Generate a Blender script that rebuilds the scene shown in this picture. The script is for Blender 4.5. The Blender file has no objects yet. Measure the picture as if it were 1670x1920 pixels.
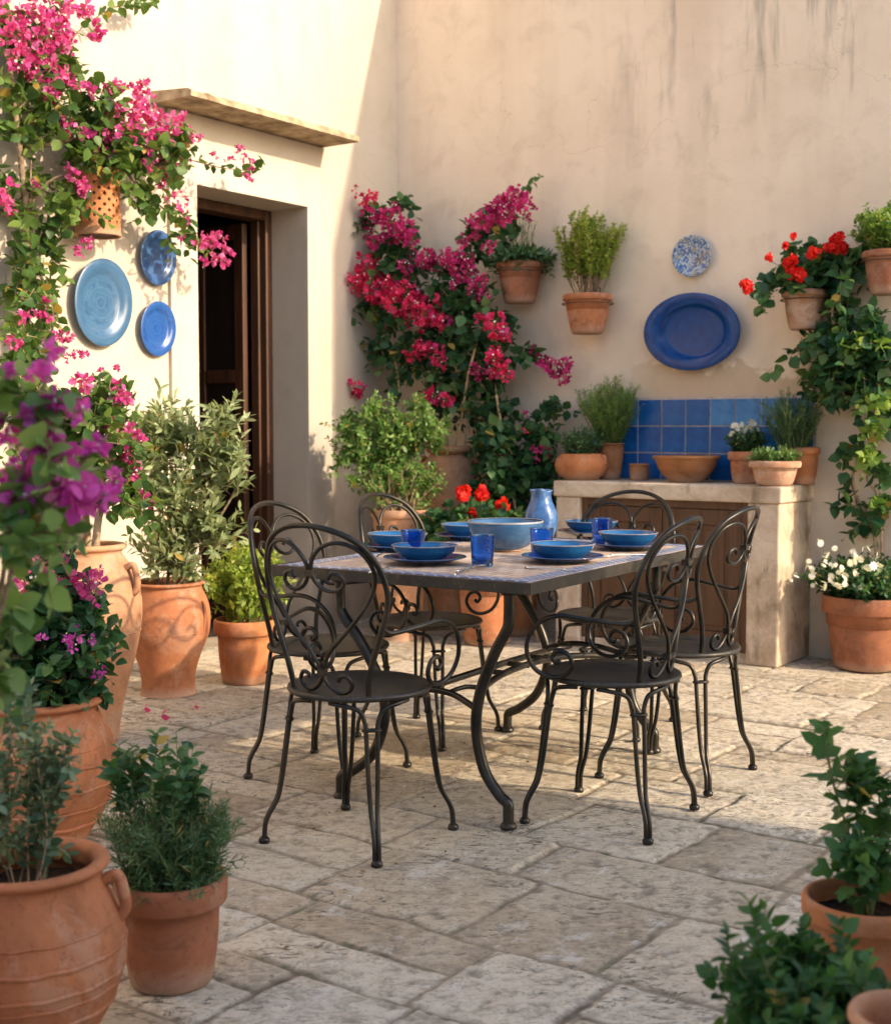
import bpy, math, random
import numpy as np
from mathutils import Vector, Matrix
rng = np.random.default_rng(11)
random.seed(5)
PI = math.pi
sc = bpy.context.scene
COL = sc.collection

# ------------------------------------------------------------------ camera
F = 2480.0; CX, CY = 835.0, 960.0; CAMH = 1.2
PITCH = math.atan(160.0 / F)
cam_d = bpy.data.cameras.new('camera'); cam = bpy.data.objects.new('camera', cam_d); COL.objects.link(cam)
cam.location = (0, 0, CAMH); cam.rotation_euler = (PI/2 - PITCH, 0, 0)
cam_d.sensor_fit = 'HORIZONTAL'; cam_d.sensor_width = 36.0; cam_d.lens = 36.0 * F / 1670.0
cam_d.clip_end = 600; cam_d.clip_start = 0.05
cam_d.dof.use_dof = True; cam_d.dof.focus_distance = 4.15; cam_d.dof.aperture_fstop = 5.0
sc.camera = cam

def ray(x, y):
    a = (x - CX) / F; b = -(y - CY) / F
    c, s = math.cos(PITCH), math.sin(PITCH)
    return np.array([a, c + b*s, -s + b*c])
def at(x, y, Y):                     # a point on the sight line at depth Y
    r = ray(x, y); return np.array([0, 0, CAMH]) + r * (Y / r[1])
def on_z(x, y, Z=0.0):
    r = ray(x, y); return np.array([0, 0, CAMH]) + r * ((Z - CAMH) / r[2])

# ------------------------------------------------------------------ room frame: p along the back wall, q along the house wall
TH = math.radians(35.5)
VV = np.array([math.cos(TH), -math.sin(TH), 0.0]); UU = np.array([math.sin(TH), math.cos(TH), 0.0])
CORNER = np.array([-0.307, 8.45, 0.0])
def RM(p, q, z=0.0): return CORNER + VV*p + UU*q + np.array([0, 0, z])
def on_back(x, y, off=0.0):
    r = ray(x, y); o = np.array([0, 0, CAMH]); t = (-off - (o-CORNER) @ UU) / (r @ UU); return o + r*t
def on_left(x, y, off=0.0):
    r = ray(x, y); o = np.array([0, 0, CAMH]); t = (off - (o-CORNER) @ VV) / (r @ VV); return o + r*t

# ------------------------------------------------------------------ object helpers
def tag(o, label=None, cat=None, group=None, kind=None):
    if label: o['label'] = label
    if cat: o['category'] = cat
    if group: o['group'] = group
    if kind: o['kind'] = kind
    return o
def thing(name, loc, rz, label, cat, group=None):
    o = bpy.data.objects.new(name, None); COL.objects.link(o)
    o.empty_display_size = 0.1
    o.location = tuple(float(v) for v in loc); o.rotation_euler = (0, 0, rz)
    return tag(o, label, cat, group)
def linkobj(name, me, parent=None):
    o = bpy.data.objects.new(name, me); COL.objects.link(o)
    if parent is not None: o.parent = parent
    return o
def copy_tree(o, parent=None):
    c = o.copy(); COL.objects.link(c); c.parent = parent
    for ch in list(o.children): copy_tree(ch, c)
    return c

class MB:
    def __init__(s): s.v = []; s.f = []; s.sm = []; s.mi = []
    def add(s, vs, fs, smooth=True, mi=0):
        n = len(s.v); s.v += [tuple(map(float, v)) for v in vs]
        for f in fs: s.f.append(tuple(i+n for i in f)); s.sm.append(smooth); s.mi.append(mi)
        return s
    def box(s, x0, x1, y0, y1, z0, z1, mi=0):
        vs = [(x0,y0,z0),(x1,y0,z0),(x1,y1,z0),(x0,y1,z0),(x0,y0,z1),(x1,y0,z1),(x1,y1,z1),(x0,y1,z1)]
        return s.add(vs, [(0,3,2,1),(4,5,6,7),(0,1,5,4),(1,2,6,5),(2,3,7,6),(3,0,4,7)], False, mi)
    def tube(s, pts, r, n=8, mi=0, caps=True):
        P = np.array(pts, float); K = len(P)
        R = np.full(K, r) if np.isscalar(r) else np.array(r, float)
        T = np.gradient(P, axis=0); T /= np.linalg.norm(T, axis=1)[:, None] + 1e-12
        up = np.array([0, 0, 1.0]) if abs(T[0][2]) < .9 else np.array([1.0, 0, 0])
        N = np.cross(T[0], up); N /= np.linalg.norm(N)
        vs = []
        for k in range(K):
            N = N - T[k]*(N @ T[k]); N /= np.linalg.norm(N) + 1e-12
            B = np.cross(T[k], N)
            for j in range(n):
                a = 2*PI*j/n; vs.append(P[k] + R[k]*(math.cos(a)*N + math.sin(a)*B))
        fs = [(k*n+j, k*n+(j+1) % n, (k+1)*n+(j+1) % n, (k+1)*n+j) for k in range(K-1) for j in range(n)]
        if caps: fs += [tuple(range(n))[::-1], tuple((K-1)*n+j for j in range(n))]
        return s.add(vs, fs, True, mi)
    def lathe(s, prof, n=48, c=(0,0,0), sx=1.0, sy=1.0, mi=0, rip=0.0, warp=0.0):
        vs = []
        ph = random.random()*6
        for k, (r, z) in enumerate(prof):
            for j in range(n):
                a = 2*PI*j/n
                rr = r*(1 + warp*math.sin(2*a+ph) + warp*.6*math.sin(3*a+ph*2))
                vs.append((c[0]+rr*math.cos(a)*sx, c[1]+rr*math.sin(a)*sy, c[2]+z + warp*.4*r*math.sin(a+ph*3)))
        fs = [(k*n+j, k*n+(j+1) % n, (k+1)*n+(j+1) % n, (k+1)*n+j) for k in range(len(prof)-1) for j in range(n)]
        return s.add(vs, fs, True, mi)
    def disc(s, r, z, n=32, c=(0, 0), mi=0):
        vs = [(c[0], c[1], z)] + [(c[0]+r*math.cos(2*PI*j/n), c[1]+r*math.sin(2*PI*j/n), z) for j in range(n)]
        return s.add(vs, [(0, j+1, (j+1) % n+1) for j in range(n)], True, mi)
    def build(s, name, mats, parent=None, origin=None):
        me = bpy.data.meshes.new(name)
        vs = s.v
        me.from_pydata(vs, [], s.f); me.update()
        me.polygons.foreach_set('use_smooth', s.sm)
        if not isinstance(mats, (list, tuple)): mats = [mats]
        for m in mats: me.materials.append(m)
        me.polygons.foreach_set('material_index', s.mi)
        o = linkobj(name, me, parent)
        return o
def bevel(o, w=.004, seg=2, ang=35):
    m = o.modifiers.new('bevel', 'BEVEL'); m.width = w; m.segments = seg; m.limit_method = 'ANGLE'; m.angle_limit = math.radians(ang)
    return o

def spline(pts, n=8, closed=False):
    P = [np.array(p, float) for p in pts]; out = []
    K = len(P)
    for i in range(K-1):
        p0 = P[i-1] if i > 0 else 2*P[0]-P[1]
        p1, p2 = P[i], P[i+1]
        p3 = P[i+2] if i+2 < K else 2*P[-1]-P[-2]
        for k in range(n):
            t = k/n
            out.append(.5*((2*p1)+(-p0+p2)*t+(2*p0-5*p1+4*p2-p3)*t*t+(-p0+3*p1-3*p2+p3)*t**3))
    out.append(P[-1]); return np.array(out)

# ------------------------------------------------------------------ materials
def mat(name):
    m = bpy.data.materials.new(name); m.use_nodes = True
    nt = m.node_tree; b = nt.nodes['Principled BSDF']
    return m, nt, b
def nd(nt, t, **k):
    n = nt.nodes.new(t)
    for a, v in k.items():
        if a in n.inputs.keys(): n.inputs[a].default_value = v
        else: setattr(n, a, v)
    return n
def L(nt, a, b): nt.links.new(a, b)
def coords(nt, scale=(1,1,1), gen='Object'):
    tc = nd(nt, 'ShaderNodeTexCoord'); mp = nd(nt, 'ShaderNodeMapping'); mp.inputs['Scale'].default_value = scale
    L(nt, tc.outputs[gen], mp.inputs[0]); return mp.outputs[0]
def noise(nt, vec, scale, detail=6, rough=.6, dist=0.0):
    n = nd(nt, 'ShaderNodeTexNoise'); n.inputs['Scale'].default_value = scale; n.inputs['Detail'].default_value = detail
    n.inputs['Roughness'].default_value = rough; n.inputs['Distortion'].default_value = dist
    if vec is not None: L(nt, vec, n.inputs['Vector'])
    return n.outputs['Fac']
def ramp(nt, fac, stops):
    r = nd(nt, 'ShaderNodeValToRGB'); cr = r.color_ramp
    while len(cr.elements) < len(stops): cr.elements.new(.5)
    for e, (p, c) in zip(cr.elements, stops):
        e.position = p; e.color = (c[0], c[1], c[2], 1) if not np.isscalar(c) else (c, c, c, 1)
    L(nt, fac, r.inputs[0]); return r.outputs[0]
def mixc(nt, fac, a, b, mode='MIX'):
    m = nd(nt, 'ShaderNodeMix'); m.data_type = 'RGBA'; m.blend_type = mode
    for k, v in ((0, fac), (6, a), (7, b)):
        if hasattr(v, 'links') or hasattr(v, 'is_linked'): L(nt, v, m.inputs[k])
        elif k == 0: m.inputs[0].default_value = v
        else: m.inputs[k].default_value = (v[0], v[1], v[2], 1)
    return m.outputs[2]
def mth(nt, op, a, b=None, clamp=False):
    m = nd(nt, 'ShaderNodeMath'); m.operation = op; m.use_clamp = clamp
    for k, v in ((0, a), (1, b)):
        if v is None: continue
        if hasattr(v, 'is_linked'): L(nt, v, m.inputs[k])
        else: m.inputs[k].default_value = v
    return m.outputs[0]
def sstep(nt, v, a, b):
    m = nd(nt, 'ShaderNodeMapRange'); m.interpolation_type = 'SMOOTHSTEP'
    L(nt, v, m.inputs[0]); m.inputs[1].default_value = a; m.inputs[2].default_value = b
    return m.outputs[0]
def bump(nt, b, h, strength=.3, dist=.01):
    n = nd(nt, 'ShaderNodeBump'); n.inputs['Strength'].default_value = strength; n.inputs['Distance'].default_value = dist
    L(nt, h, n.inputs['Height'])
    if b.inputs['Normal'].is_linked:
        L(nt, b.inputs['Normal'].links[0].from_socket, n.inputs['Normal'])
    L(nt, n.outputs[0], b.inputs['Normal'])

def m_plaster(name, c1, c2, c3, stains=False):
    m, nt, b = mat(name); v = coords(nt)
    big = noise(nt, v, .9, 4, .55); mid = noise(nt, v, 5, 5, .65, .4); fine = noise(nt, v, 60, 4, .6)
    col = ramp(nt, big, [(.3, c1), (.52, c2), (.72, c3)])
    col = mixc(nt, mth(nt, 'MULTIPLY', sstep(nt, mid, .48, .70), .42), col, [x*.86 for x in c1])
    col = mixc(nt, mth(nt, 'MULTIPLY', sstep(nt, fine, .58, .8), .18), col, [x*.72 for x in c1])
    vs = coords(nt, (3.2, 3.2, .35))
    sn = noise(nt, vs, 1.3, 3, .5)
    col = mixc(nt, mth(nt, 'MULTIPLY', sstep(nt, sn, .46, .66), .24), col, [x*.8 for x in c1])
    sep = nd(nt, 'ShaderNodeSeparateXYZ'); tc = nd(nt, 'ShaderNodeTexCoord'); L(nt, tc.outputs['Object'], sep.inputs[0])
    X, Z = sep.outputs[0], sep.outputs[2]
    # splash dirt low on the wall
    low = mth(nt, 'MULTIPLY', mth(nt, 'SUBTRACT', 1.0, sstep(nt, Z, 0, .55)), mth(nt, 'ADD', .25, mid))
    col = mixc(nt, mth(nt, 'MULTIPLY', low, .5), col, (.33, .27, .19))
    # hairline cracks in a few areas
    vo_ = nd(nt, 'ShaderNodeTexVoronoi'); vo_.feature = 'DISTANCE_TO_EDGE'; vo_.inputs['Scale'].default_value = 1.6
    wv = nd(nt, 'ShaderNodeVectorMath'); wv.operation = 'MULTIPLY_ADD'; nn_ = nd(nt, 'ShaderNodeTexNoise'); nn_.inputs['Scale'].default_value = 4; nn_.inputs['Detail'].default_value = 6; L(nt, v, nn_.inputs['Vector']); L(nt, nn_.outputs['Color'], wv.inputs[0]); wv.inputs[1].default_value = (.5, .5, .5); L(nt, v, wv.inputs[2]); L(nt, wv.outputs[0], vo_.inputs['Vector'])
    ck = mth(nt, 'MULTIPLY', mth(nt, 'SUBTRACT', 1.0, sstep(nt, vo_.outputs['Distance'], .0, .006)), sstep(nt, big, .50, .60))
    col = mixc(nt, mth(nt, 'MULTIPLY', ck, .28), col, (.25, .18, .12))
    if stains:
        top = sstep(nt, Z, 2.55, 3.3)
        vs2 = coords(nt, (1, 1, .12)); st = noise(nt, vs2, 5.2, 4, .7, .2)
        right = sstep(nt, X, 1.3, 2.0)
        k = mth(nt, 'MULTIPLY', mth(nt, 'MULTIPLY', sstep(nt, st, .50, .66), top), right)
        k = mth(nt, 'MULTIPLY', k, mth(nt, 'ADD', .3, mid))
        col = mixc(nt, mth(nt, 'MULTIPLY', k, .8), col, (.20, .17, .14))
        # damp patch over the backsplash
        n2 = noise(nt, v, 4.0, 5, .6, .6)
        zb = mth(nt, 'MULTIPLY', sstep(nt, Z, 1.2, 1.34), mth(nt, 'SUBTRACT', 1.0, sstep(nt, mth(nt, 'ADD', Z, mth(nt, 'MULTIPLY', n2, -.75)), 1.12, 1.17)))
        xb = mth(nt, 'MULTIPLY', sstep(nt, X, 1.5, 1.9), mth(nt, 'SUBTRACT', 1.0, sstep(nt, X, 2.9, 3.3)))
        col = mixc(nt, mth(nt, 'MULTIPLY', mth(nt, 'MULTIPLY', zb, xb), .5), col, (.40, .26, .14))
    L(nt, col, b.inputs['Base Color']); b.inputs['Roughness'].default_value = .93; b.inputs['Specular IOR Level'].default_value = .15
    bump(nt, b, noise(nt, v, 2.2, 3, .5), .35, .03); bump(nt, b, mid, .25, .012); bump(nt, b, fine, .28, .003)
    return m

def m_terra(name, base, pale=.35, dirt=.25):
    m, nt, b = mat(name); v = coords(nt)
    oi = nd(nt, 'ShaderNodeObjectInfo')
    av = nd(nt, 'ShaderNodeVectorMath'); av.operation = 'ADD'; L(nt, v, av.inputs[0]); L(nt, oi.outputs['Location'], av.inputs[1]); v = av.outputs[0]
    n1 = noise(nt, v, 8, 7, .7, .6); n2 = noise(nt, v, 40, 6, .72); n3 = noise(nt, v, 6.5, 8, .74, .5)
    B = np.array(base)
    col = ramp(nt, n1, [(.3, B*.68), (.5, B), (.7, B*[1.22, 1.18, 1.14])])
    col = mixc(nt, mth(nt, 'MULTIPLY', sstep(nt, n3, .50, .60), pale*1.3), col, B*.42 + np.array([.33, .26, .20]))
    col = mixc(nt, mth(nt, 'MULTIPLY', sstep(nt, n2, .54, .66), dirt*1.2), col, B*.5)
    sep = nd(nt, 'ShaderNodeSeparateXYZ'); tc = nd(nt, 'ShaderNodeTexCoord'); L(nt, tc.outputs['Object'], sep.inputs[0])
    lowm = mth(nt, 'SUBTRACT', 1.0, sstep(nt, mth(nt, 'ADD', sep.outputs[2], mth(nt, 'MULTIPLY', n1, -.08)), -.03, .02))
    col = mixc(nt, mth(nt, 'MULTIPLY', lowm, .4), col, (.46, .37, .29))
    L(nt, col, b.inputs['Base Color']); b.inputs['Roughness'].default_value = .82; b.inputs['Specular IOR Level'].default_value = .25
    # throwing rings
    vs = coords(nt, (.6, .6, 30)); bump(nt, b, noise(nt, vs, 1.6, 3, .5), .3, .004); bump(nt, b, n2, .3, .002)
    return m

def m_glaze(name, c1, c2, rings=True, rough=.12, scale=60.0, metal_rim=None, coat=.5, spec=.5):
    m, nt, b = mat(name); v = coords(nt)
    sep = nd(nt, 'ShaderNodeSeparateXYZ'); L(nt, v, sep.inputs[0])
    rr = mth(nt, 'SQRT', mth(nt, 'ADD', mth(nt, 'POWER', sep.outputs[0], 2.0), mth(nt, 'POWER', sep.outputs[1], 2.0)))
    n1 = noise(nt, v, 15, 5, .65, .9)
    cmb = nd(nt, 'ShaderNodeCombineXYZ'); L(nt, rr, cmb.inputs[0]); L(nt, mth(nt, 'MULTIPLY', n1, .05), cmb.inputs[1])
    rn = noise(nt, cmb.outputs[0], scale, 3, .6)
    k = mth(nt, 'ADD', mth(nt, 'MULTIPLY', rn, .6 if rings else .1), mth(nt, 'MULTIPLY', n1, .4 if rings else .9))
    col = ramp(nt, k, [(.32, c1), (.66, c2)])
    if metal_rim:
        col = mixc(nt, sstep(nt, rr, metal_rim-.004, metal_rim), col, (.30, .24, .2))
    L(nt, col, b.inputs['Base Color']); b.inputs['Roughness'].default_value = rough
    b.inputs['Coat Weight'].default_value = coat; b.inputs['Specular IOR Level'].default_value = spec; b.inputs['Coat Roughness'].default_value = .05
    bump(nt, b, rn, .25, .0015); bump(nt, b, noise(nt, v, 14, 3, .5), .2, .004)
    return m

def m_leaf(name, cs, trans=.35, rough=.45, attr='rnd'):
    m, nt, b = mat(name)
    a = nd(nt, 'ShaderNodeAttribute'); a.attribute_name = attr
    n = len(cs); st_ = [(i/(n-1)*.93, c) for i, c in enumerate(cs)]
    if 'leaf' in name: st_.append((.98, (.42, .30, .07)))
    col = ramp(nt, a.outputs['Fac'], st_)
    L(nt, col, b.inputs['Base Color']); b.inputs['Roughness'].default_value = rough; b.inputs['Specular IOR Level'].default_value = .35
    t = nd(nt, 'ShaderNodeBsdfTranslucent'); mx = nd(nt, 'ShaderNodeMixShader'); mx.inputs[0].default_value = trans
    tcol = mixc(nt, 1.0, col, (1.5, 1.45, .9), 'MULTIPLY')
    L(nt, tcol, t.inputs[0]); out = nt.nodes['Material Output']
    L(nt, b.outputs[0], mx.inputs[1]); L(nt, t.outputs[0], mx.inputs[2]); L(nt, mx.outputs[0], out.inputs[0])
    return m
def m_simple(name, c, rough=.6, metal=0.0, var=.25, scale=20, bmp=.2, bd=.003, c2=None, spec=.5):
    m, nt, b = mat(name); v = coords(nt); n = noise(nt, v, scale, 5, .6)
    C = np.array(c); C2 = np.array(c2) if c2 is not None else C*(1+var)
    L(nt, ramp(nt, n, [(.35, C*(1-var)), (.65, C2)]), b.inputs['Base Color'])
    b.inputs['Roughness'].default_value = rough; b.inputs['Metallic'].default_value = metal; b.inputs['Specular IOR Level'].default_value = spec
    bump(nt, b, n, bmp, bd); return m
def m_wood(name, c1, c2, rough=.55, axis=2, scale=14):
    m, nt, b = mat(name); s = [1, 1, 1]; s[axis] = .08
    v = coords(nt, tuple(s)); n = noise(nt, v, scale*2, 5, .65, .3); n2 = noise(nt, v, scale*8, 3, .6)
    col = ramp(nt, n, [(.3, c1), (.7, c2)]); col = mixc(nt, mth(nt, 'MULTIPLY', sstep(nt, n2, .55, .75), .4), col, np.array(c1)*.5)
    L(nt, col, b.inputs['Base Color']); b.inputs['Roughness'].default_value = rough
    bump(nt, b, n, .35, .003); return m

M = {}
M['plaster_house'] = m_plaster('house_plaster', (.50, .425, .34), (.56, .485, .40), (.53, .455, .37))
M['plaster_back'] = m_plaster('back_plaster', (.73, .58, .435), (.84, .70, .55), (.78, .635, .49), True)
M['surround'] = m_plaster('surround_plaster', (.53, .46, .375), (.585, .515, .43), (.56, .49, .405))
M['stone'] = m_simple('ledge_stone', (.30, .215, .125), .9, 0, .3, 9, .5, .008, (.56, .44, .29), .2)
M['terra'] = m_terra('terracotta', (.40, .155, .072), .3, .45)
M['terra_pale'] = m_terra('terracotta_pale', (.50, .255, .14), .35, .35)
M['terra_red'] = m_terra('terracotta_red', (.29, .115, .062), .2, .35)
M['terra_brown'] = m_terra('terracotta_brown', (.32, .14, .06), .1, .3)
M['terra_orange'] = m_terra('terracotta_orange', (.46, .175, .07), .2, .3)
M['terra_white'] = m_terra('terracotta_limed', (.44, .23, .14), .7, .4)
M['soil'] = m_simple('soil', (.035, .022, .014), .95, 0, .5, 60, 1, .01, spec=.1)
M['iron'] = m_simple('iron', (.012, .015, .016), .34, .5, .3, 9, .25, .0015, (.050, .041, .030))
M['seat'] = m_simple('seat_metal', (.026, .027, .027), .42, .45, .4, 45, .5, .0015, (.065, .05, .036))
def speckled():
    m, nt, b = mat('worn_seat_paint'); v = coords(nt); n = noise(nt, v, 14, 6, .65, .4); f = noise(nt, v, 120, 4, .7)
    col = ramp(nt, n, [(.35, (.020, .022, .022)), (.6, (.048, .040, .032)), (.75, (.085, .058, .038))])
    col = mixc(nt, mth(nt, 'MULTIPLY', sstep(nt, f, .62, .68), sstep(nt, n, .42, .55)), col, (.22, .15, .09))
    L(nt, col, b.inputs['Base Color']); b.inputs['Roughness'].default_value = .45; b.inputs['Metallic'].default_value = .35
    bump(nt, b, f, .3, .001); return m
M['seat'] = speckled()
M['rust'] = m_simple('iron_rust', (.07, .035, .02), .8, .2, .3, 60, .4, .002)
M['blue_dish'] = m_glaze('blue_dish', (.010, .075, .22), (.026, .15, .34), True, .2, 90, coat=.1)
M['navy_dish'] = m_glaze('navy_dish', (.008, .03, .11), (.018, .07, .22), True, .14, 90)
M['bowl_big'] = m_glaze('big_bowl', (.015, .065, .17), (.05, .145, .29), True, .24, 70, coat=.05)
M['jug'] = m_glaze('jug', (.008, .045, .19), (.07, .17, .36), False, .16, 40, coat=.1)
M['plate_teal'] = m_glaze('plate_teal', (.022, .078, .185), (.07, .16, .28), True, .22, 75)
M['plate_sky'] = m_glaze('plate_sky', (.022, .085, .27), (.07, .17, .38), False, .2, 75)
M['plate_royal'] = m_glaze('plate_royal', (.010, .055, .25), (.035, .12, .36), True, .18, 75)
M['oval'] = m_glaze('oval_blue', (.001, .020, .12), (.006, .075, .29), True, .22, 40, coat=.0, spec=.32)
M['wood_door'] = m_wood('door_wood', (.030, .012, .006), (.10, .038, .014))
M['wood_dark'] = m_wood('dark_wood', (.010, .006, .004), (.024, .013, .008), .5)
M['wood_cab'] = m_wood('cabinet_wood', (.06, .026, .011), (.13, .06, .025), .6)
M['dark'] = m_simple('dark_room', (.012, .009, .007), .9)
M['cane'] = m_simple('cane', (.42, .29, .15), .7, 0, .25, 30)
M['bark'] = m_simple('bark', (.17, .115, .07), .9, 0, .4, 40, .8, .004, (.30, .22, .15), .1)
M['bark_pale'] = m_simple('pale_bark', (.40, .28, .17), .85, 0, .3, 40, .6, .003, (.52, .38, .25), .1)
M['stem'] = m_simple('green_stem', (.13, .16, .05), .7, 0, .3, 30)
M['steel'] = m_simple('steel', (.62, .62, .60), .25, 1, .1, 30, .05, .001)
G = lambda *c: [np.array(x) for x in c]
M['lf_boug'] = m_leaf('bougainvillea_leaf', G((0.036, 0.081, 0.024), (0.061, 0.134, 0.030), (0.122, 0.204, 0.043), (0.204, 0.268, 0.064)), .38)
M['lf_dark'] = m_leaf('dark_leaf', G((0.016, 0.059, 0.026), (0.032, 0.101, 0.042), (0.056, 0.148, 0.048), (0.113, 0.202, 0.059)), .28)
M['lf_olive'] = m_leaf('greygreen_leaf', G((0.109, 0.150, 0.062), (0.209, 0.273, 0.123), (0.309, 0.370, 0.194), (0.418, 0.458, 0.290)), .32, .6)
M['lf_bright'] = m_leaf('bright_leaf', G((0.068, 0.155, 0.035), (0.125, 0.238, 0.048), (0.214, 0.344, 0.071), (0.339, 0.428, 0.107)), .4)
M['lf_herb'] = m_leaf('herb_leaf', G((0.058, 0.136, 0.037), (0.106, 0.209, 0.061), (0.175, 0.296, 0.087), (0.258, 0.357, 0.123)), .35)
M['lf_oregano'] = m_leaf('oregano_leaf', G((.07, .16, .035), (.13, .25, .06), (.20, .34, .09), (.30, .42, .13)), .38)
M['lf_lime'] = m_leaf('lime_leaf', G((0.134, 0.216, 0.038), (0.230, 0.332, 0.051), (0.328, 0.421, 0.077), (0.436, 0.421, 0.115)), .42)
M['lf_rose'] = m_leaf('rosemary_leaf', G((0.026, 0.074, 0.037), (0.047, 0.117, 0.052), (0.082, 0.173, 0.068), (0.141, 0.222, 0.099)), .25)
M['lf_fore'] = m_leaf('fresh_green_leaf', G((0.025, 0.075, 0.022), (0.043, 0.120, 0.034), (0.071, 0.173, 0.045), (0.128, 0.225, 0.060)), .35)
M['lf_grey'] = m_leaf('bluegrey_leaf', G((0.058, 0.123, 0.080), (0.116, 0.189, 0.116), (0.189, 0.275, 0.160), (0.290, 0.319, 0.174)), .3)
M['fl_magenta'] = m_leaf('magenta_bract', G((.42, .028, .18), (.55, .055, .27), (.64, .12, .36), (.62, .21, .46)), .45, .6)
M['fl_crimson'] = m_leaf('crimson_bract', G((.44, .012, .08), (.62, .022, .12), (.74, .05, .18), (.56, .05, .27)), .4, .6)
M['fl_purple'] = m_leaf('purple_bract', G((.38, .03, .32), (.50, .05, .44), (.60, .09, .52), (.66, .18, .60)), .45, .6)
M['fl_wine'] = m_leaf('wine_bract', G((.32, .012, .11), (.46, .022, .17), (.58, .04, .23), (.62, .08, .26)), .35, .6)
M['fl_red'] = m_leaf('geranium_petal', G((.55, .008, .008), (.70, .015, .012), (.82, .035, .02), (.75, .05, .03)), .3, .6)
M['fl_white'] = m_leaf('white_petal', G((.72, .70, .62), (.80, .79, .74), (.85, .85, .82), (.8, .8, .7)), .3, .6)
M['dry'] = m_leaf('dry_leaf', G((.12, .07, .03), (.2, .12, .05), (.26, .17, .08), (.1, .05, .03)), .15, .8)

def m_glass():
    m, nt, b = mat('cobalt_glass'); b.inputs['Base Color'].default_value = (.10, .38, .95, 1); b.inputs['Roughness'].default_value = .06
    b.inputs['Transmission Weight'].default_value = 1; b.inputs['IOR'].default_value = 1.45
    v = coords(nt); vo = nd(nt, 'ShaderNodeTexVoronoi'); vo.inputs['Scale'].default_value = 160; L(nt, v, vo.inputs[0])
    bump(nt, b, vo.outputs['Distance'], .25, .002); bump(nt, b, noise(nt, v, 40, 3), .3, .003)
    return m
M['glass'] = m_glass()
# ================================================================== SETTING
def vnoise(x, y, seed=0):
    xi = np.floor(x).astype(np.int64); yi = np.floor(y).astype(np.int64); xf = x-xi; yf = y-yi
    def h(a, b):
        n = (a*374761393 + b*668265263 + seed*1442695041) & 0x7fffffff
        n = ((n ^ (n >> 13))*1274126177) & 0x7fffffff
        return ((n ^ (n >> 16)) & 0xffff)/65535.0
    u = xf*xf*(3-2*xf); v = yf*yf*(3-2*yf)
    return (h(xi, yi)*(1-u)+h(xi+1, yi)*u)*(1-v)+(h(xi, yi+1)*(1-u)+h(xi+1, yi+1)*u)*v
def fbm(x, y, sc_, oc=4, seed=0, g=.5):
    s = 0; a = 1; t = 0
    for o in range(oc):
        s = s+a*vnoise(x*sc_+17.3*o, y*sc_-9.1*o, seed+o); t += a; a *= g; sc_ = sc_*2.03
    return s/t

def grid_mesh(name, X, Y, Z, attrs, matl):
    ny, nx = X.shape
    me = bpy.data.meshes.new(name); nv = nx*ny
    co = np.stack([X, Y, Z], -1).reshape(-1, 3).astype(np.float32)
    me.vertices.add(nv); me.vertices.foreach_set('co', co.ravel())
    idx = np.arange(nv).reshape(ny, nx)
    q = np.stack([idx[:-1, :-1], idx[:-1, 1:], idx[1:, 1:], idx[1:, :-1]], -1).reshape(-1, 4)
    nf = len(q); me.loops.add(nf*4); me.loops.foreach_set('vertex_index', q.ravel().astype(np.int32))
    me.polygons.add(nf); me.polygons.foreach_set('loop_start', (np.arange(nf)*4).astype(np.int32))
    me.polygons.foreach_set('use_smooth', np.ones(nf, bool))
    me.update(calc_edges=True)
    for k, a in attrs.items():
        at_ = me.attributes.new(k, 'FLOAT', 'POINT'); at_.data.foreach_set('value', a.ravel().astype(np.float32))
    me.materials.append(matl)
    return linkobj(name, me)

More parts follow.
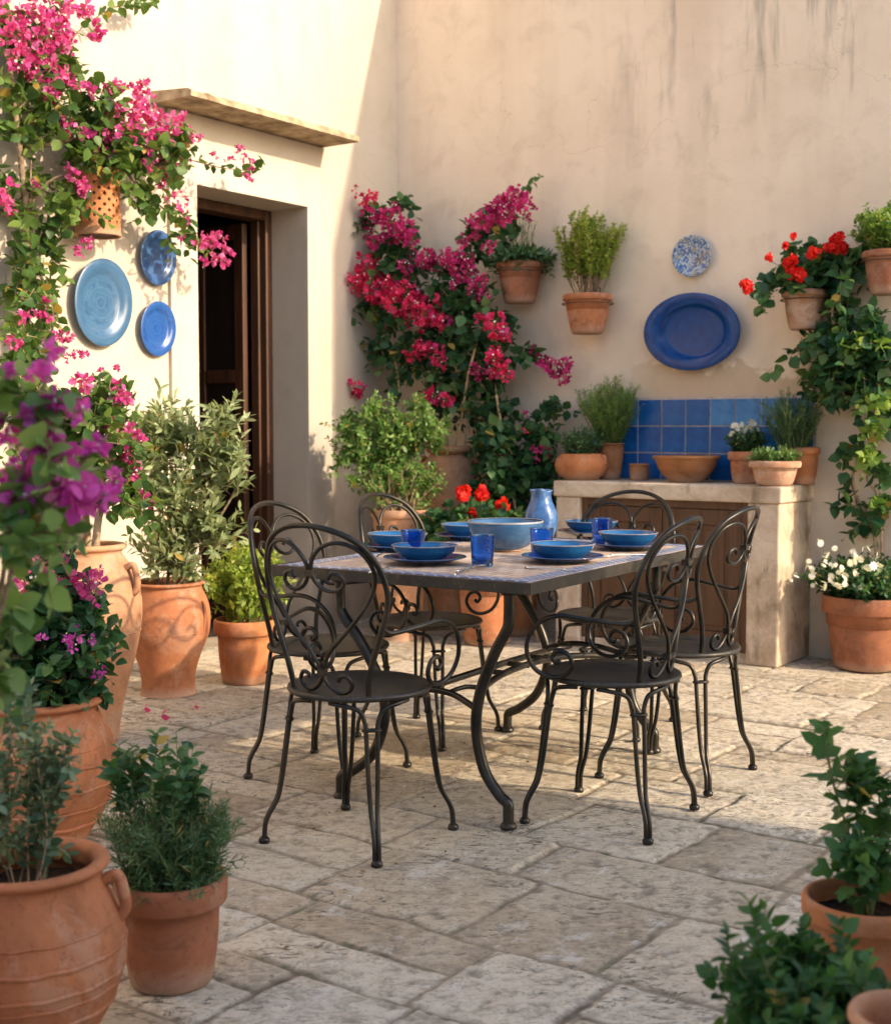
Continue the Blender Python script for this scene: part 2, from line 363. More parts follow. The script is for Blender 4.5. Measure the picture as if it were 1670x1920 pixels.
def m_paving():
    m, nt, b = mat('worn_limestone'); v = coords(nt)
    aj = nd(nt, 'ShaderNodeAttribute'); aj.attribute_name = 'joint'
    as_ = nd(nt, 'ShaderNodeAttribute'); as_.attribute_name = 'slab'
    ap = nd(nt, 'ShaderNodeAttribute'); ap.attribute_name = 'pit'
    n1 = noise(nt, v, 3.5, 6, .6, .5); n2 = noise(nt, v, 22, 6, .7, .8); n3 = noise(nt, v, 90, 4, .7)
    base = ramp(nt, as_.outputs['Fac'], [(0, (.42, .335, .23)), (.35, (.56, .47, .34)), (.65, (.68, .595, .46)), (1, (.52, .455, .35))])
    col = mixc(nt, mth(nt, 'MULTIPLY', sstep(nt, n1, .42, .66), .5), base, (.60, .52, .40))
    col = mixc(nt, mth(nt, 'MULTIPLY', sstep(nt, n2, .48, .62), .6), col, (.30, .255, .19))
    col = mixc(nt, mth(nt, 'MULTIPLY', sstep(nt, n2, .44, .30), .45), col, (.74, .67, .56))
    vs = coords(nt, (1, 2.6, 1)); w = noise(nt, vs, 17, 6, .78, 1.4)
    patch = sstep(nt, noise(nt, v, 2.1, 4, .6, .3), .42, .62)
    col = mixc(nt, mth(nt, 'MULTIPLY', sstep(nt, w, .53, .60), mth(nt, 'ADD', mth(nt, 'MULTIPLY', patch, .72), .25)), col, (.10, .085, .06))
    wt = noise(nt, v, 9, 7, .75, .6); col = mixc(nt, mth(nt, 'MULTIPLY', sstep(nt, wt, .56, .64), .5), col, (.72, .69, .62))
    col = mixc(nt, mth(nt, 'MULTIPLY', sstep(nt, wt, .42, .34), .35), col, (.38, .25, .15))
    col = mixc(nt, mth(nt, 'MULTIPLY', sstep(nt, n3, .56, .66), .5), col, (.14, .115, .085))
    col = mixc(nt, mth(nt, 'MULTIPLY', ap.outputs['Fac'], .6), col, (.17, .14, .10))
    jc = ramp(nt, noise(nt, v, 6, 3), [(.35, (.11, .085, .055)), (.48, (.26, .20, .14)), (.58, (.10, .10, .05)), (.70, (.46, .34, .25))])
    col = mixc(nt, aj.outputs['Fac'], col, jc)
    L(nt, col, b.inputs['Base Color']); b.inputs['Roughness'].default_value = .8; b.inputs['Specular IOR Level'].default_value = .3
    bump(nt, b, n2, .6, .010); bump(nt, b, w, .5, .006); bump(nt, b, n3, .5, .003)
    return m

def build_paving():
    st = .0085
    p = np.arange(-.02, 5.0, st); q = np.arange(-8.0, .02, st)
    # only the part the camera can plausibly see
    Pg, Qg = np.meshgrid(p, q)
    wp = Pg + (fbm(Pg, Qg, 2.6, 3, 3)-.5)*.055 + (fbm(Pg, Qg, 16, 3, 9)-.5)*.018
    wq = Qg + (fbm(Pg, Qg, 2.2, 3, 5)-.5)*.06 + (fbm(Pg, Qg, 16, 3, 7)-.5)*.018
    r = np.random.default_rng(21)
    rows = [-8.6]
    while rows[-1] < .4: rows.append(rows[-1] + r.uniform(.27, .44))
    rows = np.array(rows); ri = np.searchsorted(rows, wq) - 1
    dist = np.minimum(wq-rows[ri], rows[np.minimum(ri+1, len(rows)-1)]-wq)
    slab = np.zeros_like(Pg); hgt = np.zeros_like(Pg); tx = np.zeros_like(Pg); ty = np.zeros_like(Pg)
    for i in range(len(rows)-1):
        m = ri == i
        if not m.any(): continue
        cs = [-1.0 - r.uniform(0, .5)]
        while cs[-1] < 5.6: cs.append(cs[-1] + r.uniform(.28, .66))
        cs = np.array(cs); ci = np.searchsorted(cs, wp[m]) - 1
        pr = r.random(len(cs)); hr = r.normal(0, .0025, len(cs)); ar = r.normal(0, .008, len(cs)); br = r.normal(0, .008, len(cs))
        split = r.random(len(cs)) < .22; sf = r.uniform(.4, .6, len(cs))
        d2 = np.minimum(wp[m]-cs[ci], cs[np.minimum(ci+1, len(cs)-1)]-wp[m])
        dd = np.minimum(dist[m], d2)
        mid = rows[i]+(rows[i+1]-rows[i])*sf[ci]
        ds = np.abs(wq[m]-mid)
        dd = np.where(split[ci], np.minimum(dd, ds), dd)
        up = split[ci] & (wq[m] > mid)
        slab[m] = np.where(up, (pr[ci]*7.7) % 1, pr[ci]); hgt[m] = hr[ci] + ar[ci]*(wp[m]-cs[ci]-.2) + br[ci]*(wq[m]-rows[i]-.15)
        dist[m] = dd
    jw = .0025 + .008*np.clip(fbm(Pg, Qg, 3.1, 3, 31)*1.7-.45, 0, 1)
    e = np.clip((dist-jw)/.009, 0, 1); edge = e*e*(3-2*e)
    Z = -.006*(1-edge) + hgt*edge
    und = (fbm(Pg, Qg, 7, 3, 41)-.5)*.006
    pits = np.clip((fbm(Pg, Qg, 30, 4, 51, .65)-.60)/.1, 0, 1)
    area = np.clip((fbm(Pg, Qg, 1.7, 2, 61)-.38)/.2, 0, 1)
    crk = np.abs(fbm(Pg*.7, Qg*1.8, 5.5, 4, 71, .6)-.5); crk = np.clip(1-crk/.010, 0, 1)*np.clip((fbm(Pg, Qg, 2.3, 2, 81)-.5)/.1, 0, 1)
    Z = Z + und*edge - pits*area*.004*edge - crk*.004 + (fbm(Pg, Qg, 55, 3, 91)-.5)*.0022
    joint = (1-np.clip((dist-jw)/.004, 0, 1))*np.clip(.25+1.5*fbm(Pg, Qg, 2.7, 3, 101), 0, 1)
    joint = np.clip(joint, 0, 1)
    W = CORNER[None, None, :] + VV[None, None, :]*Pg[..., None] + UU[None, None, :]*Qg[..., None]
    o = grid_mesh('paving', W[..., 0], W[..., 1], Z, {'joint': joint*.95, 'slab': slab, 'pit': np.clip(pits*area+crk, 0, 1)}, m_paving())
    tag(o, kind='structure'); return o
build_paving()
g = MB(); g.add([(-60,-60,-.03),(60,-60,-.03),(60,60,-.03),(-60,60,-.03)], [(0,1,2,3)], False)
o = g.build('ground', m_simple('sandy_ground', (.42, .34, .24), .95, 0, .25, 3, .4, .02, spec=.1)); tag(o, kind='structure')
g = MB()   # outer paving around the detailed sheet
def rq(p0, p1, q0, q1, z, mb):
    vs = [RM(p0, q0, z), RM(p1, q0, z), RM(p1, q1, z), RM(p0, q1, z)]; mb.add(vs, [(0,1,2,3)], False)
rq(-.1, 11, -13, .1, -.018, g)
o = g.build('pavement', m_simple('outer_paving', (.42, .35, .26), .9, 0, .25, 8, .5, .01, spec=.2)); tag(o, kind='structure')

RZ = -TH
# ---- house wall with doorway (local x = p, y = q, z up, origin at the corner)
dq0, dq1, dh = -1.743, -.872, 2.467
hw = thing('house_wall', CORNER, RZ, 'sunlit cream plaster house wall with a deep open doorway', 'wall')
TW = .42
mb = MB()
def wall_part(mb, q0, q1, z0, z1): mb.box(-TW, 0, q0, q1, z0, z1)
wall_part(mb, -9.0, dq0, -.05, 5.2); wall_part(mb, dq1, .40, -.05, 5.2); wall_part(mb, dq0, dq1, dh, 5.2)
mb.build('wall', M['plaster_house'], hw)
sq0, sq1, sd = -1.932, -.668, .022
mb = MB()   # raised plaster surround up to the ledge, with returns into the doorway
for a, b_, z0, z1 in ((sq0, dq0, 0, 2.825), (dq1, sq1, 0, 2.825), (dq0, dq1, dh, 2.825)): mb.box(.0005, sd, a, b_, z0, z1)
mb.build('door_surround', M['surround'], hw)
# ledge: worn slab with ragged top edge
mb = MB(); n = 60; vs = []; q0, q1 = -2.03, -.72
for i in range(n+1):
    t = i/n; q = q0+(q1-q0)*t
    j = lambda a: (random.random()-.5)*a
    d = .285 + j(.006); zt = 2.868 + j(.008); 
    vs += [(.0, q, 2.83), (d, q, 2.83+j(.002)), (d+j(.006), q, zt-.012), (d-.02, q, zt), (.0, q, 2.89+j(.008))]
fs = []
for i in range(n):
    for k in range(4): a = i*5+k; fs.append((a, a+1, a+6, a+5))
fs += [(0, 4, 3, 2, 1), tuple(n*5+k for k in (0, 1, 2, 3, 4))]
mb.add(vs, fs, False); mb.build('door_ledge', M['stone'], hw)
# joinery
jf = MB()
for z in (1,):
    for (a, b_) in ((dq1-.055, dq1-.001), (dq0+.001, dq0+.055)): jf.box(-.38, -.255, a, b_, 0, dh-.001)
    jf.box(-.38, -.255, dq0+.055, dq1-.055, dh-.06, dh-.001)
    for (a, b_) in ((dq1-.075, dq1-.055), (dq0+.055, dq0+.075)): jf.box(-.365, -.30, a, b_, 0, dh-.06)
fr = jf.build('door_frame', M['wood_door'], hw); bevel(fr, .008, 2)
def leaf_door(qh, sgn):
    mb = MB(); t = .042; w = .40; x1 = -.385; x0 = x1-w
    q0, q1 = (qh-.075-t, qh-.075) if sgn < 0 else (qh+.075, qh+.075+t)
    zs = [0.01, .22, .32, .86, .93, 1.42, 1.49, 1.97, 2.04, dh-.18, dh-.07]
    for a, b_ in ((x0, x0+.075), (x1-.075, x1)): mb.box(a, b_, q0, q1, .01, dh-.07)
    for a, b_ in ((.01, .20), (.86, .94), (1.46, 1.54), (dh-.16, dh-.07)): mb.box(x0+.075, x1-.075, q0+.001, q1-.001, a, b_)
    o = mb.build('door', M['wood_door'], hw); bevel(o, .006, 2)
    pm = MB()
    for a, b_ in ((.20, .86), (.94, 1.46), (1.54, dh-.16)): pm.box(x0+.076, x1-.076, q0+.014, q1-.014, a+.001, b_-.001)
    pm.build('panel', M['wood_dark'], o)
    kb = MB(); kb.tube([(x0+.04, q0-.03, 1.02), (x0+.04, q0, 1.02)], .008); kb.lathe([(.0, 0), (.014, .004), (.018, .014), (.012, .024), (0, .028)], 16, (x0+.04, q0-.03, 1.005))
    kb.build('handle', M['rust'], o)
leaf_door(dq1, -1); leaf_door(dq0, 1)
mb = MB()  # room behind the doorway, its shade painted in as near-black colour
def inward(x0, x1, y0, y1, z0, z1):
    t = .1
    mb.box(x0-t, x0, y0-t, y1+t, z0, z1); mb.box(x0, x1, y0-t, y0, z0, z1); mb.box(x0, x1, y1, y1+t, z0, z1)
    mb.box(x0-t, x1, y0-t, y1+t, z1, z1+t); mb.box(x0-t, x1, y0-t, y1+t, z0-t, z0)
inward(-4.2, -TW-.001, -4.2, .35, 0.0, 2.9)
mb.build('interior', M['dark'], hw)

# ---- back wall
bw = thing('back_wall', CORNER, RZ, 'tall shaded beige plaster wall with dark drip stains behind the dining set', 'wall')
mb = MB(); mb.box(.0, 4.5, .0, .40, -.05, 4.35)
mb.build('wall', M['plaster_back'], bw)
# unseen house added right of the camera to keep the foreground in shade
SUN_AZ = math.radians(62.5); EL = math.radians(25.0)
HD = np.array([-math.sin(SUN_AZ)*math.cos(EL), math.cos(SUN_AZ)*math.cos(EL), -math.sin(EL)])
c0 = on_z(1200, 1512, 0) - HD*np.array([1, 1, 0])*4.2/math.cos(EL)
sh = thing('shading_house', c0, math.atan2(HD[1], HD[0]) + PI, 'unseen low plastered house with tiled roof edge, added to shade the foreground', 'house')
HS = 3.30
mb = MB()
mb.box(0, 5, -9, 0, -.05, HS-.14)
mb.build('wall', M['plaster_back'], sh)
rf = MB(); rf.box(-.12, 5.1, -9.1, .0, HS-.137, HS); rf.build('roof', M['terra'], sh)

# ---- masonry counter
cp0, cp1, cq, ch = 1.44, 2.72, -.45, .905
co = thing('counter', RM(cp0, -.225), RZ, 'weathered plaster counter with brown wooden cabinet doors against the back wall', 'counter')
def cbx(mb, p0, p1, q0, q1, z0, z1): mb.box(p0-cp0, p1-cp0, q0+.225, q1+.225, z0, z1)
def rough_box(p0, p1, q0, q1, z0, z1, name, matl, seg=.03, amp=.006, r=.012, parent=co):
    mb = MB(); cbx(mb, p0, p1, q0, q1, z0, z1); o = mb.build(name, matl, parent)
    bevel(o, r, 3)
    return o
def m_counter():
    m, nt, b = mat('weathered_render'); v = coords(nt)
    n1 = noise(nt, v, 6, 6, .65, .6); n2 = noise(nt, v, 45, 5, .7); vs = coords(nt, (1, 1, .4)); dr = noise(nt, vs, 8, 6, .65, .5)
    col = ramp(nt, n1, [(.28, (.40, .30, .21)), (.5, (.60, .48, .36)), (.7, (.74, .63, .50))])
    col = mixc(nt, mth(nt, 'MULTIPLY', sstep(nt, dr, .53, .66), .6), col, (.17, .13, .08))
    col = mixc(nt, mth(nt, 'MULTIPLY', sstep(nt, n2, .57, .7), .4), col, (.22, .17, .11))
    L(nt, col, b.inputs['Base Color']); b.inputs['Roughness'].default_value = .9; b.inputs['Specular IOR Level'].default_value = .2
    bump(nt, b, n1, .5, .015); bump(nt, b, n2, .5, .004); return m
M['counter'] = m_counter()
rough_box(cp0-.012, cp1+.012, cq-.012, -.002, ch-.085, ch, 'counter_top', M['counter'])
rough_box(cp0, cp0+.15, cq, -.002, 0, ch-.0855, 'pier', M['counter']); rough_box(cp1-.17, cp1, cq, -.002, 0, ch-.0855, 'pier', M['counter'])
rough_box(cp0+.151, cp1-.171, cq+.03, -.10, 0, .055, 'plinth', M['counter'], r=.006)
mb = MB(); cbx(mb, cp0+.151, cp1-.171, -.09, -.06, .056, ch-.086); mb.build('back_panel', M['dark'], co)
x0, x1 = cp0+.153, cp1-.173; xm = (x0+x1)/2
mb = MB()
for a, b_ in ((x0, x0+.035), (x1-.035, x1)): cbx(mb, a, b_, cq+.025, cq+.06, .057, ch-.087)
cbx(mb, x0+.035, x1-.035, cq+.025, cq+.06, ch-.125, ch-.087)
bevel(mb.build('cabinet_frame', M['wood_cab'], co), .003)
for a, b_, hs in ((x0+.037, xm-.002, 1), (xm+.002, x1-.037, -1)):
    mb = MB(); za, zb = .06, ch-.128
    for u0, u1 in ((a, a+.07), (b_-.07, b_)): cbx(mb, u0, u1, cq+.03, cq+.055, za, zb)
    for w0, w1 in ((za, za+.09), (zb-.08, zb)): cbx(mb, a+.07, b_-.07, cq+.031, cq+.055, w0, w1)
    d = mb.build('cabinet_door', M['wood_cab'], co); bevel(d, .004)
    mb = MB(); cbx(mb, a+.071, b_-.071, cq+.042, cq+.05, za+.091, zb-.081); cbx(mb, a+.095, b_-.095, cq+.037, cq+.0419, za+.12, zb-.11); bevel(mb.build('panel', M['wood_cab'], d), .003)
    kx = b_-.035 if hs > 0 else a+.035
    mb = MB(); mb.lathe([(0, 0), (.007, .0), (.007, .012), (.014, .018), (.012, .028), (0, .031)], 14)
    kk = mb.build('handle', M['rust'], d); kk.location = (kx-cp0, cq+.03+.225, .52); kk.rotation_euler = (PI/2, 0, 0)
# ---- tiled backsplash
ts = thing('tiled_backsplash', RM((cp0+cp1)/2, -.02, ch), RZ, 'blue glazed square tiles with pale grout above the counter', 'backsplash')
nx, ny = 9, 3; tw = (cp1+.02-cp0)/nx; thh = .148
mb = MB(); mb.box(-nx*tw/2-.012, nx*tw/2+.012, .0, .0195, 0.001, ny*thh+.014); mb.build('grout', m_simple('grout', (.50, .42, .37), .9), ts)
tm = []
def m_tile(k):
    m, nt, b = mat('blue_tile_%s' % 'abcd'[k]); v = coords(nt); n = noise(nt, v, 10, 4, .6, .8)
    A = [(.006, .06, .24), (.010, .085, .31), (.025, .14, .38), (.008, .07, .27)][k]; B = [(.016, .14, .40), (.025, .18, .46), (.075, .27, .52), (.018, .13, .36)][k]
    L(nt, ramp(nt, n, [(.35, A), (.68, B)]), b.inputs['Base Color']); b.inputs['Roughness'].default_value = .2; b.inputs['Specular IOR Level'].default_value = .33; bump(nt, b, n, .3, .006); return m
tms = [m_tile(k) for k in range(4)]
k = 0
for iy in range(ny):
    for ix in range(nx):
        mb = MB(); x = -nx*tw/2+ix*tw; z = iy*thh+.003
        mb.box(-tw/2+.0032, tw/2-.0032, -.004, .0, -thh/2+.0032, thh/2-.0032)
        o = mb.build('tile', random.choice(tms), ts); o.location = (x+tw/2, -.001, z+thh/2); o.rotation_euler = (random.uniform(-.006, .006), 0, random.uniform(-.008, .008)); bevel(o, .0018, 2)
# ================================================================== TABLE
ANG = math.radians(32.0)
TA = np.array([math.cos(ANG), -math.sin(ANG), 0]); TB = np.array([math.sin(ANG), math.cos(ANG), 0]); TC = np.array([.218, 4.645, 0])
TWD, TLN, THT = .483, .722, .75
tab = thing('dining_table', TC, -ANG, 'rectangular wrought iron dining table with stone mosaic top laid with blue dishes', 'table')
def m_mosaic():
    m, nt, b = mat('stone_mosaic'); v = coords(nt)
    br = nd(nt, 'ShaderNodeTexBrick'); L(nt, v, br.inputs[0]); br.inputs['Scale'].default_value = 1.0
    br.inputs['Brick Width'].default_value = .055; br.inputs['Row Height'].default_value = .055; br.inputs['Mortar Size'].default_value = .0022
    br.inputs['Color1'].default_value = (.50, .35, .26, 1); br.inputs['Color2'].default_value = (.70, .56, .44, 1); br.inputs['Mortar'].default_value = (.13, .10, .08, 1)
    n = noise(nt, v, 22, 5, .65, .4)
    col = mixc(nt, mth(nt, 'MULTIPLY', sstep(nt, n, .45, .7), .45), br.outputs['Color'], (.34, .22, .17))
    L(nt, col, b.inputs['Base Color']); b.inputs['Roughness'].default_value = .5
    bump(nt, b, br.outputs['Fac'], -.4, .002); bump(nt, b, n, .25, .003); return m
def m_border():
    m, nt, b = mat('blue_mosaic_border'); v = coords(nt)
    br = nd(nt, 'ShaderNodeTexBrick'); L(nt, v, br.inputs[0]); br.inputs['Scale'].default_value = 1.0
    br.inputs['Brick Width'].default_value = .040; br.inputs['Row Height'].default_value = .0205; br.inputs['Mortar Size'].default_value = .0030; br.offset = .5
    br.inputs['Color1'].default_value = (.010, .035, .16, 1); br.inputs['Color2'].default_value = (.06, .14, .36, 1); br.inputs['Mortar'].default_value = (.72, .69, .66, 1); br.inputs['Bias'].default_value = 0.0
    L(nt, br.outputs['Color'], b.inputs['Base Color']); b.inputs['Roughness'].default_value = .3; return m
mb = MB(); mb.box(-TWD+.012, TWD-.012, -TLN+.012, TLN-.012, THT-.02, THT-.001); top = mb.build('table_top', m_mosaic(), tab)
mb = MB(); bi, bo = .028, .092
for (a, b_, c, d) in ((-TWD+bi, TWD-bi, -TLN+bi, -TLN+bo), (-TWD+bi, TWD-bi, TLN-bo, TLN-bi), (-TWD+bi, -TWD+bo, -TLN+bo, TLN-bo), (TWD-bo, TWD-bi, -TLN+bo, TLN-bo)):
    mb.box(a, b_, c, d, THT-.0008, THT+.0006)
mb.build('mosaic_border', m_border(), top)
mb = MB(); hh = .034
for (a, b_, c, d) in ((-TWD, TWD, -TLN, -TLN+.012), (-TWD, TWD, TLN-.012, TLN), (-TWD, -TWD+.012, -TLN+.012, TLN-.012), (TWD-.012, TWD, -TLN+.012, TLN-.012)):
    mb.box(a, b_, c, d, THT-hh, THT+.001)
mb.box(-TWD+.012, TWD-.012, -TLN+.012, TLN-.012, THT-hh+.004, THT-.021)
bevel(mb.build('table_rim', M['seat'], tab), .0015)
def tleg(sx, sy):
    mb = MB(); y = -.11 + sy*.55; X0 = .067; X = X0+.31*sx; k_ = .68 if sx > 0 else 1.05
    pth = spline([(X, y, THT-hh), (X, y, .64), (X-.01*sx*k_, y, .60), (X-.075*sx*k_, y, .52), (X-.145*sx*k_, y, .40), (X-.165*sx*k_, y, .29), (X-.125*sx*k_, y, .17), (X-.05*sx*k_, y, .10), (X-.005*sx*k_, y, .075), (X, y, .045), (X, y, 0.0)], 7)
    mb.tube(pth, .0172, 14)
    mb.lathe([(.0, 0), (.024, 0), (.026, .008), (.022, .016), (.017, .02)], 20, (X, y, 0))
    mb.lathe([(.017, 0), (.026, .002), (.026, .010), (.017, .012)], 16, (X, y, THT-hh-.013))
    mb.build('leg', M['iron'], tab)
for sx in (-1, 1):
    for sy in (-1, 1): tleg(sx, sy)
mb = MB(); yc = -.11; XB = .17; zS = .33
for sx in (-1, 1):
    mb.tube(spline([((.265 if sx > 0 else -.070), yc-.55, zS), (.0975+sx*.09, yc-.40, zS+.035), (.0975+sx*.045, yc-.15, zS+.055), (.0975+sx*.045, yc+.15, zS+.055), (.0975+sx*.09, yc+.40, zS+.035), ((.265 if sx > 0 else -.070), yc+.55, zS)], 8), .0115, 10)
    sy = sx
    mb.tube(spline([(-.070, yc+sy*.55, zS+.02), (.04, yc+sy*.52, zS+.05), (.155, yc+sy*.52, zS+.05), (.265, yc+sy*.55, zS+.02)], 8), .010, 10)
    for s2 in (-1, 1):
        mb.tube(spline([(.0975+s2*.06, yc+sy*.52, zS+.05), (.0975+s2*.03, yc+sy*.47, zS+.045), (.0975+s2*.045, yc+sy*.41, zS+.05), (.0975+s2*.08, yc+sy*.37, zS+.045)], 6), .008, 8)
for t in (-.16, 0, .16): mb.tube([(.0475, yc+t, zS+.055), (.1475, yc+t, zS+.055)], .009, 8)
mb.build('stretcher', M['iron'], tab)

# ================================================================== CHAIRS
def make_chair():
    r = thing('garden_chair', (0, 0, 0), 0, 'x', 'chair', 'wrought iron chairs around the table')
    SH = .452; SR = .208
    mb = MB(); prof = [(0, SH-.004), (SR-.02, SH-.002), (SR-.006, SH+.003), (SR+.001, SH), (SR+.003, SH-.007), (SR-.002, SH-.014), (SR-.012, SH-.014), (SR-.02, SH-.009), (0, SH-.011)]
    mb.lathe(prof, 56); mb.build('seat', M['seat'], r)
    # back plane: rises from the rear rim, leaning back
    yb = -.165; lean = math.radians(11)
    def B(s, t, off=0.0): # s sideways, t = height above floor
        d = t-SH; wrap = .06*(abs(s)/.2)**2
        return (s, yb - d*math.sin(lean) + wrap - off, SH + d*math.cos(lean))
    rh = .0085
    hoop = [(-.128, .44), (-.142, .52), (-.176, .62), (-.201, .70), (-.207, .76), (-.192, .83), (-.150, .893), (-.082, .928), (0, .940)]
    hp = hoop + [(-s, t) for s, t in hoop[-2::-1]]
    mb = MB(); mb.tube(spline([B(*p) for p in hp], 7), rh, 10)
    hb = mb.build('back_hoop', M['iron'], r)
    mb = MB()
    for sg in (-1, 1):
        rod = [(-.048, .788), (-.060, .805), (-.082, .798), (-.088, .775), (-.070, .757), (-.040, .757), (-.014, .778), (-.004, .812), (-.012, .845), (-.042, .880), (-.088, .893), (-.132, .872), (-.157, .825), (-.158, .775),
               (-.138, .722), (-.105, .670), (-.065, .620), (-.030, .575), (-.006, .530), (.004, .500), (.022, .474), (.050, .458), (.078, .466), (.088, .488), (.075, .508), (.055, .505), (.050, .492)]
        mb.tube(spline([B(sg*s, t, .002*sg) for s, t in [(s*(1.13 if t > .6 else 1.03), t) for s, t in rod]], 6), .0062, 8)
    for t in (.805, .515):
        c = B(0, t); mb.box(c[0]-.011, c[0]+.011, c[1]-.011, c[1]+.011, c[2]-.009, c[2]+.009)
    mb.build('scrollwork', M['iron'], hb)
    for sg in (-1, 1):
        mb = MB()
        pts = [B(sg*.186, .655), (sg*.195, -.12, .632), (sg*.222, -.03, .640), (sg*.238, .06, .648), (sg*.240, .125, .628), (sg*.234, .168, .580), (sg*.226, .178, .525), (sg*.216, .155, .478), (sg*.208, .11, .458),
               (sg*.207, .065, .466), (sg*.212, .038, .498), (sg*.216, .050, .532), (sg*.218, .082, .540), (sg*.217, .100, .520), (sg*.216, .088, .503), (sg*.215, .076, .510)]
        mb.tube(spline(pts, 6), .0071, 8); mb.build('armrest', M['iron'], r)
    def rad(z): return np.interp(z, [0, .05, .075, .10, .13, .16, .36, .44], [.280, .278, .272, .256, .241, .232, .205, .192])
    for qx in (-1, 1):
        for qy in (-1, 1):
            a0 = math.atan2(qy, qx); mb = MB()
            D = np.array([math.cos(a0), math.sin(a0), 0]); Tn = np.array([-math.sin(a0), math.cos(a0), 0])
            for s in (-1, 1):
                pts = []
                a1 = a0+s*.62; pts.append((.192*math.cos(a1), .192*math.sin(a1), SH-.02))
                a1 = a0+s*.42; pts.append((.198*math.cos(a1), .198*math.sin(a1), SH-.024))
                for z, t in ((.415, .036), (.385, .020), (.36, .0165), (.28, .0145), (.20, .012), (.14, .009), (.11, .0075), (.085, .0065), (.06, .006), (.03, .006), (.004, .006)):
                    pts.append(D*rad(z) + Tn*s*t + np.array([0, 0, z]))
                mb.tube(spline(pts, 4), .0069, 8)
            c = D*rad(.36)
            ring = [(c + Tn*(math.cos(2*PI*k/14)*.025) + D*(math.sin(2*PI*k/14)*.0095)) for k in range(15)]
            mb.tube([tuple(p+np.array([0, 0, .36])) for p in ring], .0042, 6, caps=False)
            f = D*.280
            mb.lathe([(0, 0), (.0145, 0), (.0165, .005), (.0165, .011), (.013, .016), (.009, .019)], 16, (f[0], f[1], 0))
            mb.build('leg', M['iron'], r)
    return r
def tpos(a, b): return TC + TA*a + TB*b
chair = make_chair()
# facing: local +y; -ANG rotation makes +y = TB
spots = [(.045, -.955, 0, 'dark iron chair at the near end of the table, nearest to the camera'),
         (-.465, -.430, -PI/2, 'iron chair on the doorway side of the table, tucked in behind the nearest chair'),
         (-.485, .240, -PI/2, 'farther iron chair on the doorway side of the table, before the urn with round bush'),
         (.050, .745, PI, 'iron chair at the far end of the table in front of the cabinet doors'),
         (.585, -.385, PI/2, 'dark iron chair, the nearer of two on the right side of the table'),
         (.565, .195, PI/2, 'bronze tinted iron chair, the farther of two on the right side of the table')]
jit = [0, 3, -2, 2, 2, -2]
for i, (a, b_, rz, lab) in enumerate(spots):
    c = chair if i == 0 else copy_tree(chair)
    p = tpos(a, b_); c.location = (p[0], p[1], .001); c.rotation_euler = (0, 0, -ANG + rz + math.radians(jit[i])); c['label'] = lab

# ================================================================== TABLEWARE
ZT = THT+.0012
def on_table(x, y): return on_z(x, y, ZT)
def lathe_obj(name, prof, matl, parent, n=64, warp=0.0): 
    mb = MB(); mb.lathe(prof, n, warp=warp); return mb.build(name, matl, parent)
plate_prof = [(0, .004), (.075, .004), (.085, .006), (.118, .016), (.136, .020), (.138, .0215), (.136, .0235), (.117, .020), (.084, .010), (.074, .008), (0, .008)]
plate_prof = [(0, .0), (.07, .0), (.078, .003)] + plate_prof[3:]
bowl_prof = [(0, .0), (.048, .0), (.052, .003), (.075, .012), (.098, .032), (.107, .049), (.109, .0515), (.107, .053), (.104, .050), (.094, .034), (.072, .017), (.045, .009), (0, .008)]
def m_rim(): return m_simple('dish_rim', (.20, .19, .22), .35, 0, .2, 60, .1)
M['rim'] = m_rim()
settings = [(796, 1056, 'nearest left plate with a blue bowl on it, near edge of the table', 0), (745, 1031, 'left plate carrying a blue bowl and partly behind a glass', 1), (878, 1011, 'far left plate with a blue bowl, partly behind the big serving bowl', 2),
            (1054, 1053, 'nearest right plate with a blue bowl, at the right near edge of the table', 3), (1177, 1029, 'right plate with a blue bowl by the long right edge of the table', 4), (1108, 1004, 'farthest right plate with a blue bowl, beside the jug', 5)]
blab = ['mid blue bowl on the plate nearest the front edge of the table', 'mid blue bowl behind the glass at the left of the table', 'mid blue bowl behind and left of the big serving bowl', 'mid blue bowl on the plate in front of the jug and glass at right',
        'mid blue bowl farthest right on the table, with a pale rim', 'mid blue bowl on the plate just right of the jug']
pl0 = bo0 = None
for (x, y, lab, i) in settings:
    c = on_table(x, y)
    if pl0 is None:
        mb = MB(); mb.lathe(plate_prof, 72, warp=.004); pl0 = mb.build('plate', M['navy_dish']); pl = pl0
        mb = MB(); mb.lathe([(.1355, .0205), (.1390, .0212), (.1388, .0232), (.1352, .0238)], 72); 
    else: pl = pl0.copy(); COL.objects.link(pl)
    pl.location = (c[0], c[1], ZT); pl.rotation_euler = (0, 0, i*1.3); tag(pl, lab, 'plate', 'dark blue dinner plates')
    if bo0 is None:
        mb = MB(); mb.lathe(bowl_prof, 72, warp=.005); bo0 = mb.build('bowl', M['blue_dish']); bo = bo0
        mb = MB(); mb.lathe([(.1068, .0500), (.1098, .0512), (.1094, .0530), (.1065, .0540), (.1045, .052)], 72); rm = mb.build('rim', M['rim'], bo0)
    else: bo = copy_tree(bo0)
    bo.location = (c[0], c[1], ZT+.0085); bo.rotation_euler = (0, 0, i*2.1+.4); tag(bo, blab[i], 'bowl', 'blue soup bowls')
c = on_table(947, 1032)
big = [(0, 0), (.052, 0), (.056, .004), (.085, .018), (.118, .052), (.135, .092), (.1385, .104), (.137, .108), (.133, .104), (.116, .058), (.083, .026), (.05, .012), (0, .010)]
mb = MB(); mb.lathe(big, 72, warp=.006); o = mb.build('serving_bowl', M['bowl_big']); o.location = (c[0], c[1], ZT); tag(o, 'big deep teal blue serving bowl in the middle of the table', 'bowl')
